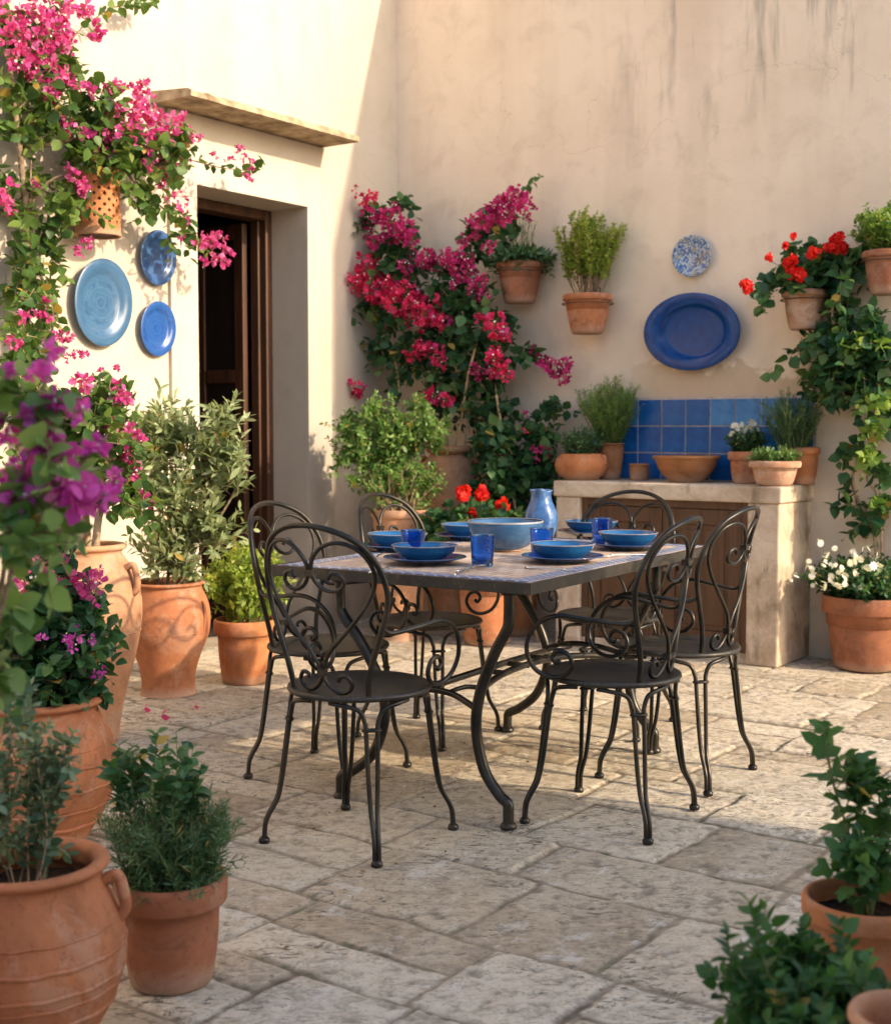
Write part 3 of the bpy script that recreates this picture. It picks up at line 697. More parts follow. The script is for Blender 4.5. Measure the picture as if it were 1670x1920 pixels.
mb = MB(); mb.lathe([(.0495, -.0003), (.0565, -.0002), (.062, .006), (.0565, .0042)], 48); mb.build('foot_ring', M['terra_brown'], o)
mb = MB(); mb.lathe([(.1345, .1085), (.1372, .1100), (.1395, .1065), (.1392, .1035)], 72, warp=.006); mb.build('rim', m_simple('bowl_rim', (.28, .29, .31), .35), o)
# jug
c = on_table(1014, 1010)
j = thing('jug', (c[0], c[1], ZT), math.radians(-100), 'mottled blue glazed jug with pinched lip behind the serving bowl', 'jug')
prof = [(0, 0), (.045, 0), (.050, .006), (.061, .035), (.067, .075), (.063, .108), (.050, .138), (.0425, .156), (.0405, .170), (.043, .188), (.048, .197)]
inn = [(r-.004, z) for r, z in prof[::-1]]; inn[0] = (.045, .198); inn[-1] = (0, .006); inn[-2] = (.042, .006)
mb = MB(); mb.lathe(prof+inn, 56)
vv = []
for (x, y, z) in mb.v:   # pull a lip and wave the mouth
    if z > .165:
        a = math.atan2(y, x); k = (z-.165)/.033; w = math.exp(-((a)/.45)**2); w2 = math.exp(-((abs(a)-.85)/.35)**2)
        x *= 1+k*(.38*w-.12*w2); y *= 1+k*(.10*w-.18*w2); z += k*(.006*w-.004*w2)
    vv.append((x, y, z))
mb.v = vv; mb.build('body', M['jug'], j)
mb = MB(); mb.tube(spline([(-.042, 0, .182), (-.072, 0, .178), (-.092, 0, .150), (-.090, 0, .115), (-.064, 0, .085)], 8), [.007]*33, 10); mb.build('handle', M['jug'], j)
# glasses
gp = [(0, 0), (.033, 0), (.0345, .003), (.037, .04), (.0405, .098), (.0415, .1005), (.0405, .101), (.0385, .098), (.0345, .04), (.0315, .012), (0, .010)]
g0 = None
for k, (x, y, lab) in enumerate([(904, 1061, 'cobalt blue drinking glass nearest the front edge, beside the spoon'), (774, 1049, 'cobalt blue drinking glass behind the nearest bowl on the left'), (1015, 1045, 'cobalt blue drinking glass between the big bowl and the near right bowl'), (1128, 1021, 'cobalt blue drinking glass farthest right, between two bowls')]):
    c = on_table(x, y)
    if g0 is None: mb = MB(); mb.lathe(gp, 48, warp=.008); g0 = mb.build('glass', M['glass']); o = g0
    else: o = g0.copy(); COL.objects.link(o)
    o.location = (c[0], c[1], ZT); o.rotation_euler = (0, 0, k*1.1); tag(o, lab, 'glass', 'cobalt blue glasses')
# cutlery
def fork():
    mb = MB(); Ls = .18
    mb.tube(spline([(0, -.09, .003), (0, -.03, .004), (0, .03, .006), (0, .052, .003)], 5), [.0045, .0042, .004, .0038, .0035, .003, .0027, .0025, .0024, .0024, .0024, .0025, .0028, .003, .004, .005], 8)
    for s in (-1.5, -.5, .5, 1.5): mb.tube(spline([(s*.003, .052, .0035), (s*.0048, .062, .003), (s*.0048, .092, .006)], 4), .0015, 6)
    return mb
def spoon():
    mb = MB(); mb.tube(spline([(0, -.09, .003), (0, -.03, .004), (0, .03, .007), (0, .05, .004)], 5), [.0048]*4+[.0035]*4+[.0026]*8, 8)
    n = 20; vs = []
    for zz, f in ((0, 0), (.0015, .45), (.005, .8), (.0085, 1), (.0095, 1.03), (.006, .82), (.003, .46), (.0018, 0)):
        for k in range(n):
            a = 2*PI*k/n; vs.append((math.cos(a)*.019*f, .075+math.sin(a)*.029*f, zz+.0005))
    fs = [(k*n+j_, k*n+(j_+1) % n, (k+1)*n+(j_+1) % n, (k+1)*n+j_) for k in range(7) for j_ in range(n)]
    mb.add(vs, fs); return mb
f0 = fork().build('fork', M['steel'])
F_ = [((985, 1066), (1080, 1072), 'steel fork lying by the near right plate'), ((1200, 1042), (1140, 1044), 'steel fork lying across beside the far right bowl'), ((702, 1048), (722, 1038), 'steel fork beside the left plate'), ((800, 1022), (862, 1027), 'steel fork lying by the far left plate'), ((690, 1076), (740, 1064), 'steel fork left of the nearest plate'), ((850, 1080), (885, 1068), 'steel fork crossed under the spoon at the front edge')]
for k, (a, b_, lab) in enumerate(F_):
    o = f0 if k == 0 else f0.copy()
    if k: COL.objects.link(o)
    A = on_table(*a); B_ = on_table(*b_); c = (A+B_)/2; d = B_-A
    o.location = (c[0], c[1], ZT); o.rotation_euler = (0, 0, math.atan2(d[1], d[0])-PI/2); tag(o, lab, 'fork', 'steel forks')
s = spoon().build('spoon', M['steel']); A = on_table(846, 1077); B_ = on_table(912, 1063); c = (A+B_)/2; d = B_-A
s.location = (c[0], c[1], ZT+.003); s.rotation_euler = (0, 0, math.atan2(d[1], d[0])-PI/2); tag(s, 'steel spoon lying in front of the nearest glass', 'spoon')

# ================================================================== WALL CERAMICS
def wallplate(name, pt, rz, r, prof, matl, label, sx=1, sy=1, tilt=0.05, group=None, cat='plate'):
    mb = MB(); mb.lathe([(a*r, b_*r) for a, b_ in prof], 80, sx=sx, sy=sy, warp=.004)
    o = mb.build(name, matl); o.location = tuple(pt)
    # local z -> out of wall
    out = VV if rz == 'left' else -UU
    zx = Vector(out); zy = Vector((0, 0, 1)); xx = zy.cross(zx).normalized(); yy = zx.cross(xx)
    R = Matrix((xx, yy, zx)).transposed().to_4x4(); R = R @ Matrix.Rotation(tilt, 4, 'X'); R.translation = Vector(pt); o.matrix_world = R
    return tag(o, label, cat, group)
pp = [(0, .04), (.5, .04), (.62, .06), (.72, .10), (.98, .17), (1.0, .185), (.98, .20), (.71, .135), (.66, .10), (.6, .085), (.25, .08), (0, .08)]
gl = 'blue plates hung beside the doorway'
wallplate('wall_plate', on_left(185, 567, .012), 'left', .212, pp, M['plate_teal'], 'large teal blue plate with brushed rings, left of the two smaller wall plates', sx=.84, group=gl)
wallplate('wall_plate', on_left(291, 483, .012), 'left', .139, pp, M['plate_sky'], 'smooth sky blue plate, upper of the two small plates by the doorway', sx=.86, group=gl)
wallplate('wall_plate', on_left(291, 616, .012), 'left', .139, pp, M['plate_royal'], 'royal blue ringed plate, lower of the two small plates by the doorway', sx=.86, group=gl)
wallplate('oval_platter', on_back(1303, 622, .012), 'back', .208, [(0, .03), (.55, .03), (.66, .06), (.73, .17), (.98, .25), (1, .265), (.98, .28), (.72, .205), (.685, .17), (.64, .09), (.58, .075), (0, .07)], M['oval'], 'large deep blue oval platter hung over the tiled counter', sx=1.37, sy=1.0, cat='platter')
m, nt, b = mat('painted_plate'); v = coords(nt)
vo = nd(nt, 'ShaderNodeTexVoronoi'); vo.inputs['Scale'].default_value = 55; L(nt, v, vo.inputs[0]); n_ = noise(nt, v, 60, 3, .6, 1.5)
col = mixc(nt, sstep(nt, n_, .43, .50), (.48, .54, .58), (.035, .12, .34)); col = mixc(nt, sstep(nt, vo.outputs['Distance'], .42, .30), col, (.46, .50, .50))
n3_ = noise(nt, v, 30, 2); col = mixc(nt, mth(nt, 'MULTIPLY', sstep(nt, n3_, .58, .62), .6), col, (.30, .22, .10))
L(nt, col, b.inputs['Base Color']); b.inputs['Roughness'].default_value = .2
wallplate('wall_plate', on_back(1300, 480, .012), 'back', .113, [(0, .05), (.55, .05), (.9, .2), (1.0, .26), (.98, .28), (.88, .24), (.55, .10), (0, .09)], m, 'small round white plate painted with blue flowers, above the oval platter')
# ================================================================== PLANT TOOLKIT (numpy batches)
def T_ovate(w=.30, fold=.10, curl=.12):
    v = [(0,0,0),(0,.33,-fold*.3),(0,.68,-fold*.2-curl*.3),(0,1,-curl), (-w*.85,.22,fold*.5),(-w,.45,fold*.6),(-w*.62,.75,fold*.2-curl*.3),(w*.85,.22,fold*.5),(w,.45,fold*.6),(w*.62,.75,fold*.2-curl*.3)]
    f = [(0,1,4,4),(4,1,5,5),(1,2,6,5),(2,3,6,6),(0,7,1,1),(7,8,1,1),(1,8,9,2),(2,9,3,3)]
    return np.array(v, float), f
def T_lance(w=.13, curl=.15):
    v = [(0,0,0),(-w,.4,.03),(0,.45,-.03),(w,.4,.03),(-w*.8,.72,-curl*.4+.02),(0,.75,-curl*.4-.02),(w*.8,.72,-curl*.4+.02),(0,1,-curl)]
    return np.array(v, float), [(0,2,1,1),(0,3,2,2),(1,2,5,4),(2,3,6,5),(4,5,7,7),(5,6,7,7)]
def T_needle(w=.06, curl=.12):
    v = [(0,0,0),(-w,.5,-curl*.2),(w,.5,-curl*.2),(0,1,-curl)]
    return np.array(v, float), [(0,2,1,1),(1,2,3,3)]
def T_round(n=11):
    v = [(0,.42,-.10)]
    for k in range(n):
        a = -PI/2 + 2*PI*(k+.5)/n; rr = .5*(1.0 if k % 2 else .93)
        v.append((rr*math.cos(a)*1.08, .45+rr*math.sin(a), .05+.05*math.sin(a*3)))
    v.append((0, .12, -.03))
    f = [(0, 1+k, 1+(k+1) % n, 1+(k+1) % n) for k in range(n-1)] + [(0, n, n+1, n+1), (0, n+1, 1, 1)]
    return np.array(v, float), f
def T_ivy():
    v = [(0,.30,-.03),(0,0,0),(-.34,-.06,.05),(-.48,.30,.0),(-.22,.42,.04),(-.20,.72,.0),(0,1,-.14),(.20,.72,.0),(.22,.42,.04),(.48,.30,.0),(.34,-.06,.05)]
    return np.array(v, float), [(0,1+k,1+(k+1) % 10,1+(k+1) % 10) for k in range(10)]
def T_bract():
    # three papery bracts making an open cup along +y
    vs = []; fs = []
    base = [(0,0,0),(-.30,.30,.04),(-.36,.62,.10),(0,1.0,.02),(.36,.62,.10),(.30,.30,.04),(0,.55,-.05)]
    for k in range(3):
        a = 2*PI*k/3; op = .62; n = len(vs)
        for (x, y, z) in base:
            # tilt outwards by op, rotate about y
            yy = y*math.cos(op) - z*math.sin(op); zz = y*math.sin(op) + z*math.cos(op) + .03
            vs.append((x*math.cos(a)+zz*math.sin(a), yy, -x*math.sin(a)+zz*math.cos(a)))
        fs += [(n, n+1, n+6, n+6), (n+1, n+2, n+6, n+6), (n+2, n+3, n+6, n+6), (n+3, n+4, n+6, n+6), (n+4, n+5, n+6, n+6), (n+5, n, n+6, n+6)]
    return np.array(vs, float), fs
def T_petals(n=5, w=.42):
    vs = [(0,0,0)]; fs = []
    for k in range(n):
        a = 2*PI*k/n; c, s = math.cos(a), math.sin(a)
        for (x, y, z) in ((-w,.6,.12),(-w*.6,1.0,.1),(w*.6,1.0,.1),(w,.6,.12)):
            vs.append((x*c+y*s, z, -x*s+y*c))
        b = 1+k*4; fs += [(0,b,b+1,b+2),(0,b+2,b+3,b+3)]
    return np.array(vs, float), fs
LT = {'ovate': T_ovate(), 'wide': T_ovate(.42, .12, .15), 'lance': T_lance(), 'olive': T_lance(.165, .1), 'needle': T_needle(), 'round': T_round(), 'ivy': T_ivy(), 'bract': T_bract(), 'petals': T_petals(), 'small': T_lance(.26, .1), 'daisy': T_petals(9, .2)}

def unit(a): return a/(np.linalg.norm(a, axis=-1, keepdims=True)+1e-9)
def fast_mesh(name, V, Fq, rnd, mats, parent, mi=None, smooth=True):
    """V (nv,3) world coords already made local; Fq (nf,4) with repeated last index for triangles"""
    tri = Fq[:, 2] == Fq[:, 3]
    cnt = np.where(tri, 3, 4); starts = np.concatenate([[0], np.cumsum(cnt)[:-1]])
    mask = np.ones(Fq.shape, bool); mask[tri, 3] = False
    me = bpy.data.meshes.new(name)
    me.vertices.add(len(V)); me.vertices.foreach_set('co', V.astype(np.float32).ravel())
    lv = Fq[mask].astype(np.int32); me.loops.add(len(lv)); me.loops.foreach_set('vertex_index', lv)
    me.polygons.add(len(Fq)); me.polygons.foreach_set('loop_start', starts.astype(np.int32))
    me.polygons.foreach_set('use_smooth', np.full(len(Fq), smooth))
    if mi is not None: me.polygons.foreach_set('material_index', mi.astype(np.int32))
    me.update(calc_edges=True)
    a = me.attributes.new('rnd', 'FLOAT', 'POINT'); a.data.foreach_set('value', rnd.astype(np.float32))
    for m in (mats if isinstance(mats, (list, tuple)) else [mats]): me.materials.append(m)
    return linkobj(name, me, parent)
def scatter(tmpl, pos, d, nrm, scale, rnd, jr=None):
    tv, tf = LT[tmpl] if isinstance(tmpl, str) else tmpl
    y = unit(d); x = unit(np.cross(y, nrm)); z = np.cross(x, y)
    V = pos[:, None, :] + scale[:, None, None]*(tv[None, :, 0, None]*x[:, None, :] + tv[None, :, 1, None]*y[:, None, :] + tv[None, :, 2, None]*z[:, None, :])
    N = len(pos); nv = len(tv); Fq = (np.array(tf)[None] + (np.arange(N)*nv)[:, None, None]).reshape(-1, 4)
    return V.reshape(-1, 3), Fq, np.repeat(rnd, nv)
def tubes(C, r0, r1, n=4):
    """C (N,K,3)"""
    N, K, _ = C.shape
    T = unit(np.gradient(C, axis=1)); ref = np.where(np.abs(T[:, :1, 2:3]) < .9, np.array([0, 0, 1.0]), np.array([1.0, 0, 0]))
    ref = np.broadcast_to(ref, T.shape); A = unit(np.cross(T, ref)); B = np.cross(T, A)
    r0 = np.broadcast_to(np.asarray(r0, float), (N,)); r1 = np.broadcast_to(np.asarray(r1, float), (N,))
    R = r0[:, None] + (r1-r0)[:, None]*np.linspace(0, 1, K)[None]
    ang = 2*PI*np.arange(n)/n
    V = C[:, :, None, :] + R[:, :, None, None]*(np.cos(ang)[None, None, :, None]*A[:, :, None, :] + np.sin(ang)[None, None, :, None]*B[:, :, None, :])
    V = V.reshape(-1, 3); Fq = []
    base = np.arange(N)*K*n
    for k in range(K-1):
        for j in range(n): Fq.append(np.stack([base+k*n+j, base+k*n+(j+1) % n, base+(k+1)*n+(j+1) % n, base+(k+1)*n+j], 1))
    return V, np.concatenate(Fq), np.full(len(V), .5)
class Plant:
    """collects leaves / stems in world coordinates and writes them as parts of one thing"""
    def __init__(s, root):
        s.root = root; s.inv = np.array(Matrix.Translation(root.location) @ Matrix.Rotation(root.rotation_euler[2], 4, 'Z')); s.inv = np.linalg.inv(s.inv); s.L = []; s.S = []
    def loc(s, V): return V @ s.inv[:3, :3].T + s.inv[:3, 3]
    def twigs(s, S, D, Ln, droop=.1, K=6, r=.0016, wig=.06):
        N = len(S); t = np.linspace(0, 1, K)[None, :, None]
        side = unit(np.cross(D, rng.normal(size=(N, 3))))
        C = S[:, None, :] + unit(D)[:, None, :]*Ln[:, None, None]*t + np.array([0, 0, -1.0])*(droop*Ln)[:, None, None]*t**2 + side[:, None, :]*(wig*Ln)[:, None, None]*np.sin(t*PI*1.5)
        if r: s.S.append(tubes(C, r, r*.5, 3))
        return C
    def leaves(s, C, m, size, tmpl='ovate', t0=.15, ang=55, var=.3, upb=.8, tip=True, flat=0.0, bias=0.0):
        N, K, _ = C.shape
        t = (t0 + (1-t0)*(np.arange(m)+.5)/m)[None, :] + rng.uniform(-.4, .4, (N, m))*(1-t0)/m
        t = np.clip(t, 0, .999); idx = np.minimum((t*(K-1)).astype(int), K-2); fr = t*(K-1)-idx; ar = np.arange(N)[:, None]
        P = C[ar, idx]*(1-fr[..., None]) + C[ar, idx+1]*fr[..., None]; T = unit(C[ar, idx+1]-C[ar, idx])
        az = rng.uniform(0, 2*PI, (N, 1)) + np.arange(m)[None]*2.4 + rng.normal(0, .3, (N, m))
        A = unit(np.cross(T, np.array([.13, .21, 1.0]))); B = np.cross(T, A)
        rad = np.cos(az)[..., None]*A + np.sin(az)[..., None]*B
        a = np.radians(ang + rng.normal(0, 14, (N, m)))[..., None]
        D = T*np.cos(a) + rad*np.sin(a)
        nr = np.array([0, 0, 1.0])*upb + rng.normal(0, .45, (N, m, 3)) + T*(1-upb)
        sc_ = size*(1+rng.uniform(-var, var, (N, m)))*(1-.35*np.clip(t-.7, 0, 1)/.3)
        twr = np.clip(rng.normal(.42+bias, .16, (N, 1)) + rng.normal(0, .14, (N, m)) + .18*(t-.5), 0, 1)
        twr = np.where(rng.random((N, m)) < .018, 1.0, np.minimum(twr, .92))
        f = lambda q: q.reshape(-1, q.shape[-1]) if q.ndim == 3 else q.ravel()
        s.L.append(scatter(tmpl, f(P), f(D), f(nr), f(sc_), f(twr)))
    def stem(s, pts, r0, r1=None, n=6):
        C = spline(pts, 5)[None]; s.S.append(tubes(C, r0, r1 if r1 is not None else r0*.6, n))
    def flush(s, leafmat, stemmat=None, lname='foliage', sname='stem'):
        for lst, nm, mt in ((s.L, lname, leafmat), (s.S, sname, stemmat)):
            if not lst or mt is None: continue
            off = 0; V = []; Fq = []; R = []
            for v, f, r in lst: V.append(v); Fq.append(f+off); R.append(r); off += len(v)
            fast_mesh(nm, s.loc(np.concatenate(V)), np.concatenate(Fq), np.concatenate(R), mt, s.root)
        s.L = []; s.S = []

# ---- flower cluster prototypes (mesh data shared by the copies)
def cluster_mesh(kind, R, n, size, seed):
    r = np.random.default_rng(seed); pos = []
    while len(pos) < n:
        p = r.uniform(-1, 1, 3)
        if np.linalg.norm(p) <= 1: pos.append(p*[1, 1, .8])
    pos = np.array(pos); pos = pos*R*(np.linalg.norm(pos, axis=1, keepdims=True)**.35)
    d = unit(pos + r.normal(0, .5*R, (n, 3)) + np.array([0, 0, -.1*R]))
    out = scatter(kind, pos, d, r.normal(size=(n, 3)), size*(1+r.uniform(-.25, .25, n)), np.clip(r.normal(.45, .25, n), 0, 1))
    c0 = pos.mean(0)+np.array([0, 0, -.15*R]); tt = np.linspace(0, 1, 4)[None, :, None]; Cs = c0+(pos-c0)[:, None, :]*tt; Cs[:, 1:3, 2] -= .06*R
    return out + (tubes(Cs, .0011, .0008, 3),)
PROTO = {}
def proto(key):
    if key in PROTO: return PROTO[key]
    matn, kind, R, n, size, seed = key
    V, Fq, rn, stk = cluster_mesh(kind, R, n, size, seed); mi = np.zeros(len(Fq))
    mats = [M[matn], M['fl_white'], M['stem']]
    Fq = np.concatenate([Fq, stk[1]+len(V)]); V = np.concatenate([V, stk[0]]); rn = np.concatenate([rn, stk[2]]); mi = np.concatenate([mi, np.full(len(stk[1]), 2)])
    if kind == 'bract':      # tiny cream tubes in the middle of some bracts
        r = np.random.default_rng(seed+1); k = max(3, int(n*(.6 if matn in ('fl_crimson', 'fl_wine') else .25))); pos = unit(r.normal(size=(k, 3)))*R*r.uniform(.6, 1.1, (k, 1))
        V2, F2, r2 = scatter('petals', pos, unit(pos), r.normal(size=(k, 3)), np.full(k, size*.17), np.full(k, .5))
        Fq = np.concatenate([Fq, F2+len(V)]); V = np.concatenate([V, V2]); rn = np.concatenate([rn, r2]); mi = np.concatenate([mi, np.ones(len(F2))])
    o = fast_mesh('flower_cluster', V, Fq, rn, mats, None, mi); me = o.data; bpy.data.objects.remove(o)
    PROTO[key] = me; return me
def flowers(pl, pts, matn, kind='bract', R=.055, n=14, size=.027, name='flower_cluster', var=4, seed0=0):
    """pts: list of (world point, radius m)"""
    for i, (p, rad) in enumerate(pts):
        R_, n_ = (R, n) if (kind != 'bract' or rad < 1.3*R) else (R*1.6, int(n*2.6))
        me = proto((matn, kind, R_, n_, size, seed0+i % var))
        o = linkobj(name, me, pl.root); l = pl.loc(np.array(p)[None])[0]; o.location = tuple(l)
        o.rotation_euler = tuple(rng.uniform(0, 6.28, 3)); k = rad/R_; o.scale = (k, k, k)

# ================================================================== POTS
def potprof(H, Rt, Rb, rim=.22, th=.012, lip=.012):
    zr = H*(1-rim); rr = Rb+(Rt-lip-Rb)*(zr/H)
    pts = [(0, 0), (Rb*.9, 0), (Rb, .006)]
    for k in range(1, 7): z = zr*k/6; pts.append((Rb+(rr-Rb)*k/6 + .004*math.sin(PI*k/6), z))
    pts += [(rr+.003, zr+.001), (Rt-.003, zr+.004), (Rt, zr+.010), (Rt+.001, H-.010), (Rt-.003, H-.002), (Rt-.008, H), (Rt-th, H-.003), (Rt-th-.002, H-.02), (Rt-th-.012, H*.6), (0, H*.6)]
    return pts
def sprof(pts, H, R, n=5):
    return [(max(0, float(a))*R, float(b)*H) for a, b in spline([(x, y) for x, y in pts], n)]
def urnprof(kind, H, R):
    if kind == 'tall':   # narrow foot, wide shoulder, rolled lip
        p = [(0, 0), (.50, 0), (.54, .01), (.58, .10), (.70, .26), (.86, .42), (.96, .55), (1.0, .66), (.97, .76), (.86, .86), (.70, .925), (.64, .95), (.66, .965), (.72, .975), (.73, .99), (.68, 1.0), (.60, .992), (.57, .97), (.58, .93), (.70, .86), (.7, .80), (0, .80)]
    elif kind == 'belly':
        p = [(0, 0), (.62, 0), (.64, .02), (.62, .10), (.66, .22), (.80, .38), (.95, .52), (1.0, .66), (.97, .78), (.88, .88), (.81, .94), (.82, .965), (.88, .975), (.88, .992), (.82, 1.0), (.74, .99), (.72, .96), (.76, .88), (.8, .82), (0, .82)]
    elif kind == 'olla':   # round jar with narrower rolled mouth
        p = [(0, 0), (.52, 0), (.56, .02), (.70, .14), (.88, .30), (.99, .46), (1.0, .58), (.95, .70), (.84, .82), (.77, .89), (.75, .93), (.80, .95), (.84, .965), (.84, .985), (.78, 1.0), (.70, .99), (.66, .96), (.68, .90), (.74, .82), (0, .80)]
    elif kind == 'straight':
        p = [(0, 0), (.66, 0), (.70, .02), (.78, .2), (.88, .4), (.93, .6), (.94, .78), (.95, .90), (.96, .93), (1.02, .945), (1.04, .97), (1.0, 1.0), (.93, .995), (.90, .96), (.88, .86), (0, .84)]
    return sprof(p, H, R, 4)
def handle(mb, R0, z0, R1, z1, out, a, r=.011):
    c, s = math.cos(a), math.sin(a); f = lambda rr, z: (rr*c, rr*s, z)
    mb.tube(spline([f(R0, z0), f(R0+out*.7, z0+.012), f(R0+out, z0-(z0-z1)*.3), f((R0+R1)/2+out*.7, z1+(z0-z1)*.3), f(R1, z1)], 7), r, 10)
def potted(name, loc, label, cat='potted plant', group=None, rz=0.0, prof=None, matn='terra', soil=None, bands=(), handles=(), warp=.004, potname='pot'):
    t = thing(name, loc, rz, label, cat, group)
    mb = MB(); mb.lathe(prof, 72, warp=warp); p = mb.build(potname, M[matn], t)
    if bands:
        mb = MB()
        for (rr, z, w) in bands:
            n = 96; ring = [(rr*math.cos(2*PI*k/n)*(1+.003*math.sin(k*1.7)), rr*math.sin(2*PI*k/n)*(1+.003*math.sin(k*1.7)), z+.0012*math.sin(k*.9+z*50)) for k in range(n+1)]
            mb.tube(ring, w, 8, caps=False)
        mb.build('band', M[matn], p)
    for (R0, z0, R1, z1, out, a, r) in handles:
        mb = MB(); handle(mb, R0, z0, R1, z1, out, a, r); mb.build('handle', M[matn], p)
    if soil:
        mb = MB(); n = 40; vs = [(0, 0, soil[1]+.006)]
        for ring in (.4, .7, 1.0):
            for k in range(n): vs.append((soil[0]*ring*math.cos(2*PI*k/n), soil[0]*ring*math.sin(2*PI*k/n), soil[1]+random.uniform(-.003, .003)))
        fs = [(0, 1+k, 1+(k+1) % n) for k in range(n)] + [(1+r_*n+k, 1+(r_+1)*n+k, 1+(r_+1)*n+(k+1) % n, 1+r_*n+(k+1) % n) for r_ in (0, 1) for k in range(n)]
        mb.add(vs, fs); mb.build('soil', M['soil'], t)
    return t
def bush_twigs(pl, c, base_r, n, h, spread, lenv=.35, droop=.05, r=.002, wig=.06, bias=(0, 0, 0), hmin=.45, K=7):
    """stems rising from a soil disc; spread = horizontal reach at the tips"""
    a = rng.uniform(0, 2*PI, n); rr = np.sqrt(rng.uniform(0, 1, n)); S = np.stack([c[0]+rr*base_r*np.cos(a), c[1]+rr*base_r*np.sin(a), np.full(n, c[2])], 1)
    a2 = a+rng.normal(0, .5, n); rt = np.sqrt(rng.uniform(0, 1, n))
    z = h*(hmin + (1-hmin)*np.sqrt(np.clip(1-rt**2*.8, 0, 1))*rng.uniform(1-lenv, 1, n))
    E = np.stack([c[0]+rt*spread*np.cos(a2), c[1]+rt*spread*np.sin(a2), c[2]+z], 1) + np.array(bias)
    D = E-S; Ln = np.linalg.norm(D, axis=1)
    return pl.twigs(S, D, Ln, droop, K, r, wig)
def side_twigs(pl, C, k, Ln, t0=.35, up=.4, droop=.15, r=.001, K=5, spread=.9):
    N, KK, _ = C.shape
    t = rng.uniform(t0, 1, (N, k)); idx = np.minimum((t*(KK-1)).astype(int), KK-2); fr = t*(KK-1)-idx; ar = np.arange(N)[:, None]
    P = (C[ar, idx]*(1-fr[..., None]) + C[ar, idx+1]*fr[..., None]).reshape(-1, 3); T = unit(C[ar, idx+1]-C[ar, idx]).reshape(-1, 3)
    D = unit(T*.6 + rng.normal(0, spread, P.shape) + np.array([0, 0, up]))
    return pl.twigs(P, D, Ln*(rng.uniform(.5, 1.2, len(P))), droop, K, r)
def blob_twigs(pl, blobs, fn, Ln=.14, dens=1.0, up=.1, out=None, droop=.3, depth=.10):
    """blobs: (px, py, rx, ry, offset, n) measured on a wall plane; leafy twigs fill each ellipsoid"""
    res = []
    for (x, y, rx, ry, off, n) in blobs:
        n = max(3, int(n*dens)); c = fn(x, y, off)
        ex = (fn(x+rx, y, off)-c); ez = (fn(x, y-ry, off)-c); eo = out
        q = rng.normal(size=(n, 3)); q = unit(q)*(rng.uniform(0, 1, (n, 1))**.45)
        S = c + q[:, :1]*ex + q[:, 1:2]*ez + q[:, 2:3]*eo*depth
        D = unit(q[:, :1]*unit(ex[None]) + q[:, 1:2]*unit(ez[None]) + eo*.5 + rng.normal(0, .7, (n, 3)) + np.array([0, 0, up]))
        res.append(pl.twigs(S - D*Ln*.5, D, Ln*rng.uniform(.6, 1.3, n), droop, 5, .0014))
    return np.concatenate(res)
# ================================================================== POTTED PLANTS ON THE FLOOR
def fz(x, y): return on_z(x, y, 0.0)
P3 = lambda l, f, off: [(f(x, y, off+rng.uniform(-.03, .05)), r) for (x, y, r) in l]

# --- foreground olla jar, left
c = at(52, 1645, 2.45); c[2] = 0; H = .385; R = .178
t = potted('potted_shrub', c, 'round banded terracotta jar with grey green shrub at the bottom left corner', prof=urnprof('olla', H, R), matn='terra', soil=(.118, .33),
           bands=[(R*.945, H*.705, .0022), (R*1.0, H*.585, .0045), (R*.985, H*.46, .0045), (R*.955, H*.40, .003), (R*.88, H*.30, .0045)], handles=[(.135, .335, .165, .262, .042, .12, .0115), (.135, .335, .165, .262, .042, .12+PI, .0115)], warp=.006)
pl = Plant(t); s0 = np.array([c[0]-.02, c[1], .33])
C = bush_twigs(pl, s0, .06, 16, .38, .105, .5, .0, .0026, .06, (.0, .02, 0)); pl.leaves(C, 26, .030, 'small', .12, 55)
C2 = side_twigs(pl, C, 5, .07, .2, .8, .05); pl.leaves(C2, 9, .026, 'small', .1, 55); pl.flush(M['lf_grey'], M['bark_pale'])

# --- foreground plain pot, rosemary and bay
c = at(322, 1850, 2.80); c[2] = 0
t = potted('potted_rosemary', c, 'plain terracotta pot of dense rosemary, front of the left row beside the banded jar', prof=potprof(.235, .122, .088, .26), matn='terra_red', soil=(.108, .205))
pl = Plant(t); s0 = np.array([c[0], c[1], .20])
C = bush_twigs(pl, s0, .07, 130, .27, .155, .5, .02, .0014, .07, (-.01, 0, 0), .30); pl.leaves(C, 52, .031, 'needle', .05, 48, .3, .3)
C = bush_twigs(pl, s0, .085, 60, .13, .17, .5, .25, .0014, .07, (0, 0, 0), .30); pl.leaves(C, 34, .026, 'needle', .05, 48, .3, .3)
C = bush_twigs(pl, s0+[-.02, .03, 0], .05, 26, .345, .13, .3, .0, .0018, .05, (0, .02, 0), .55)
pl.flush(M['lf_rose'], M['stem'], 'rosemary_foliage', 'rosemary_stem')
pl.leaves(C, 11, .042, 'ovate', .62, 58, .3, .7); pl.flush(M['lf_dark'], None, 'bay_foliage')

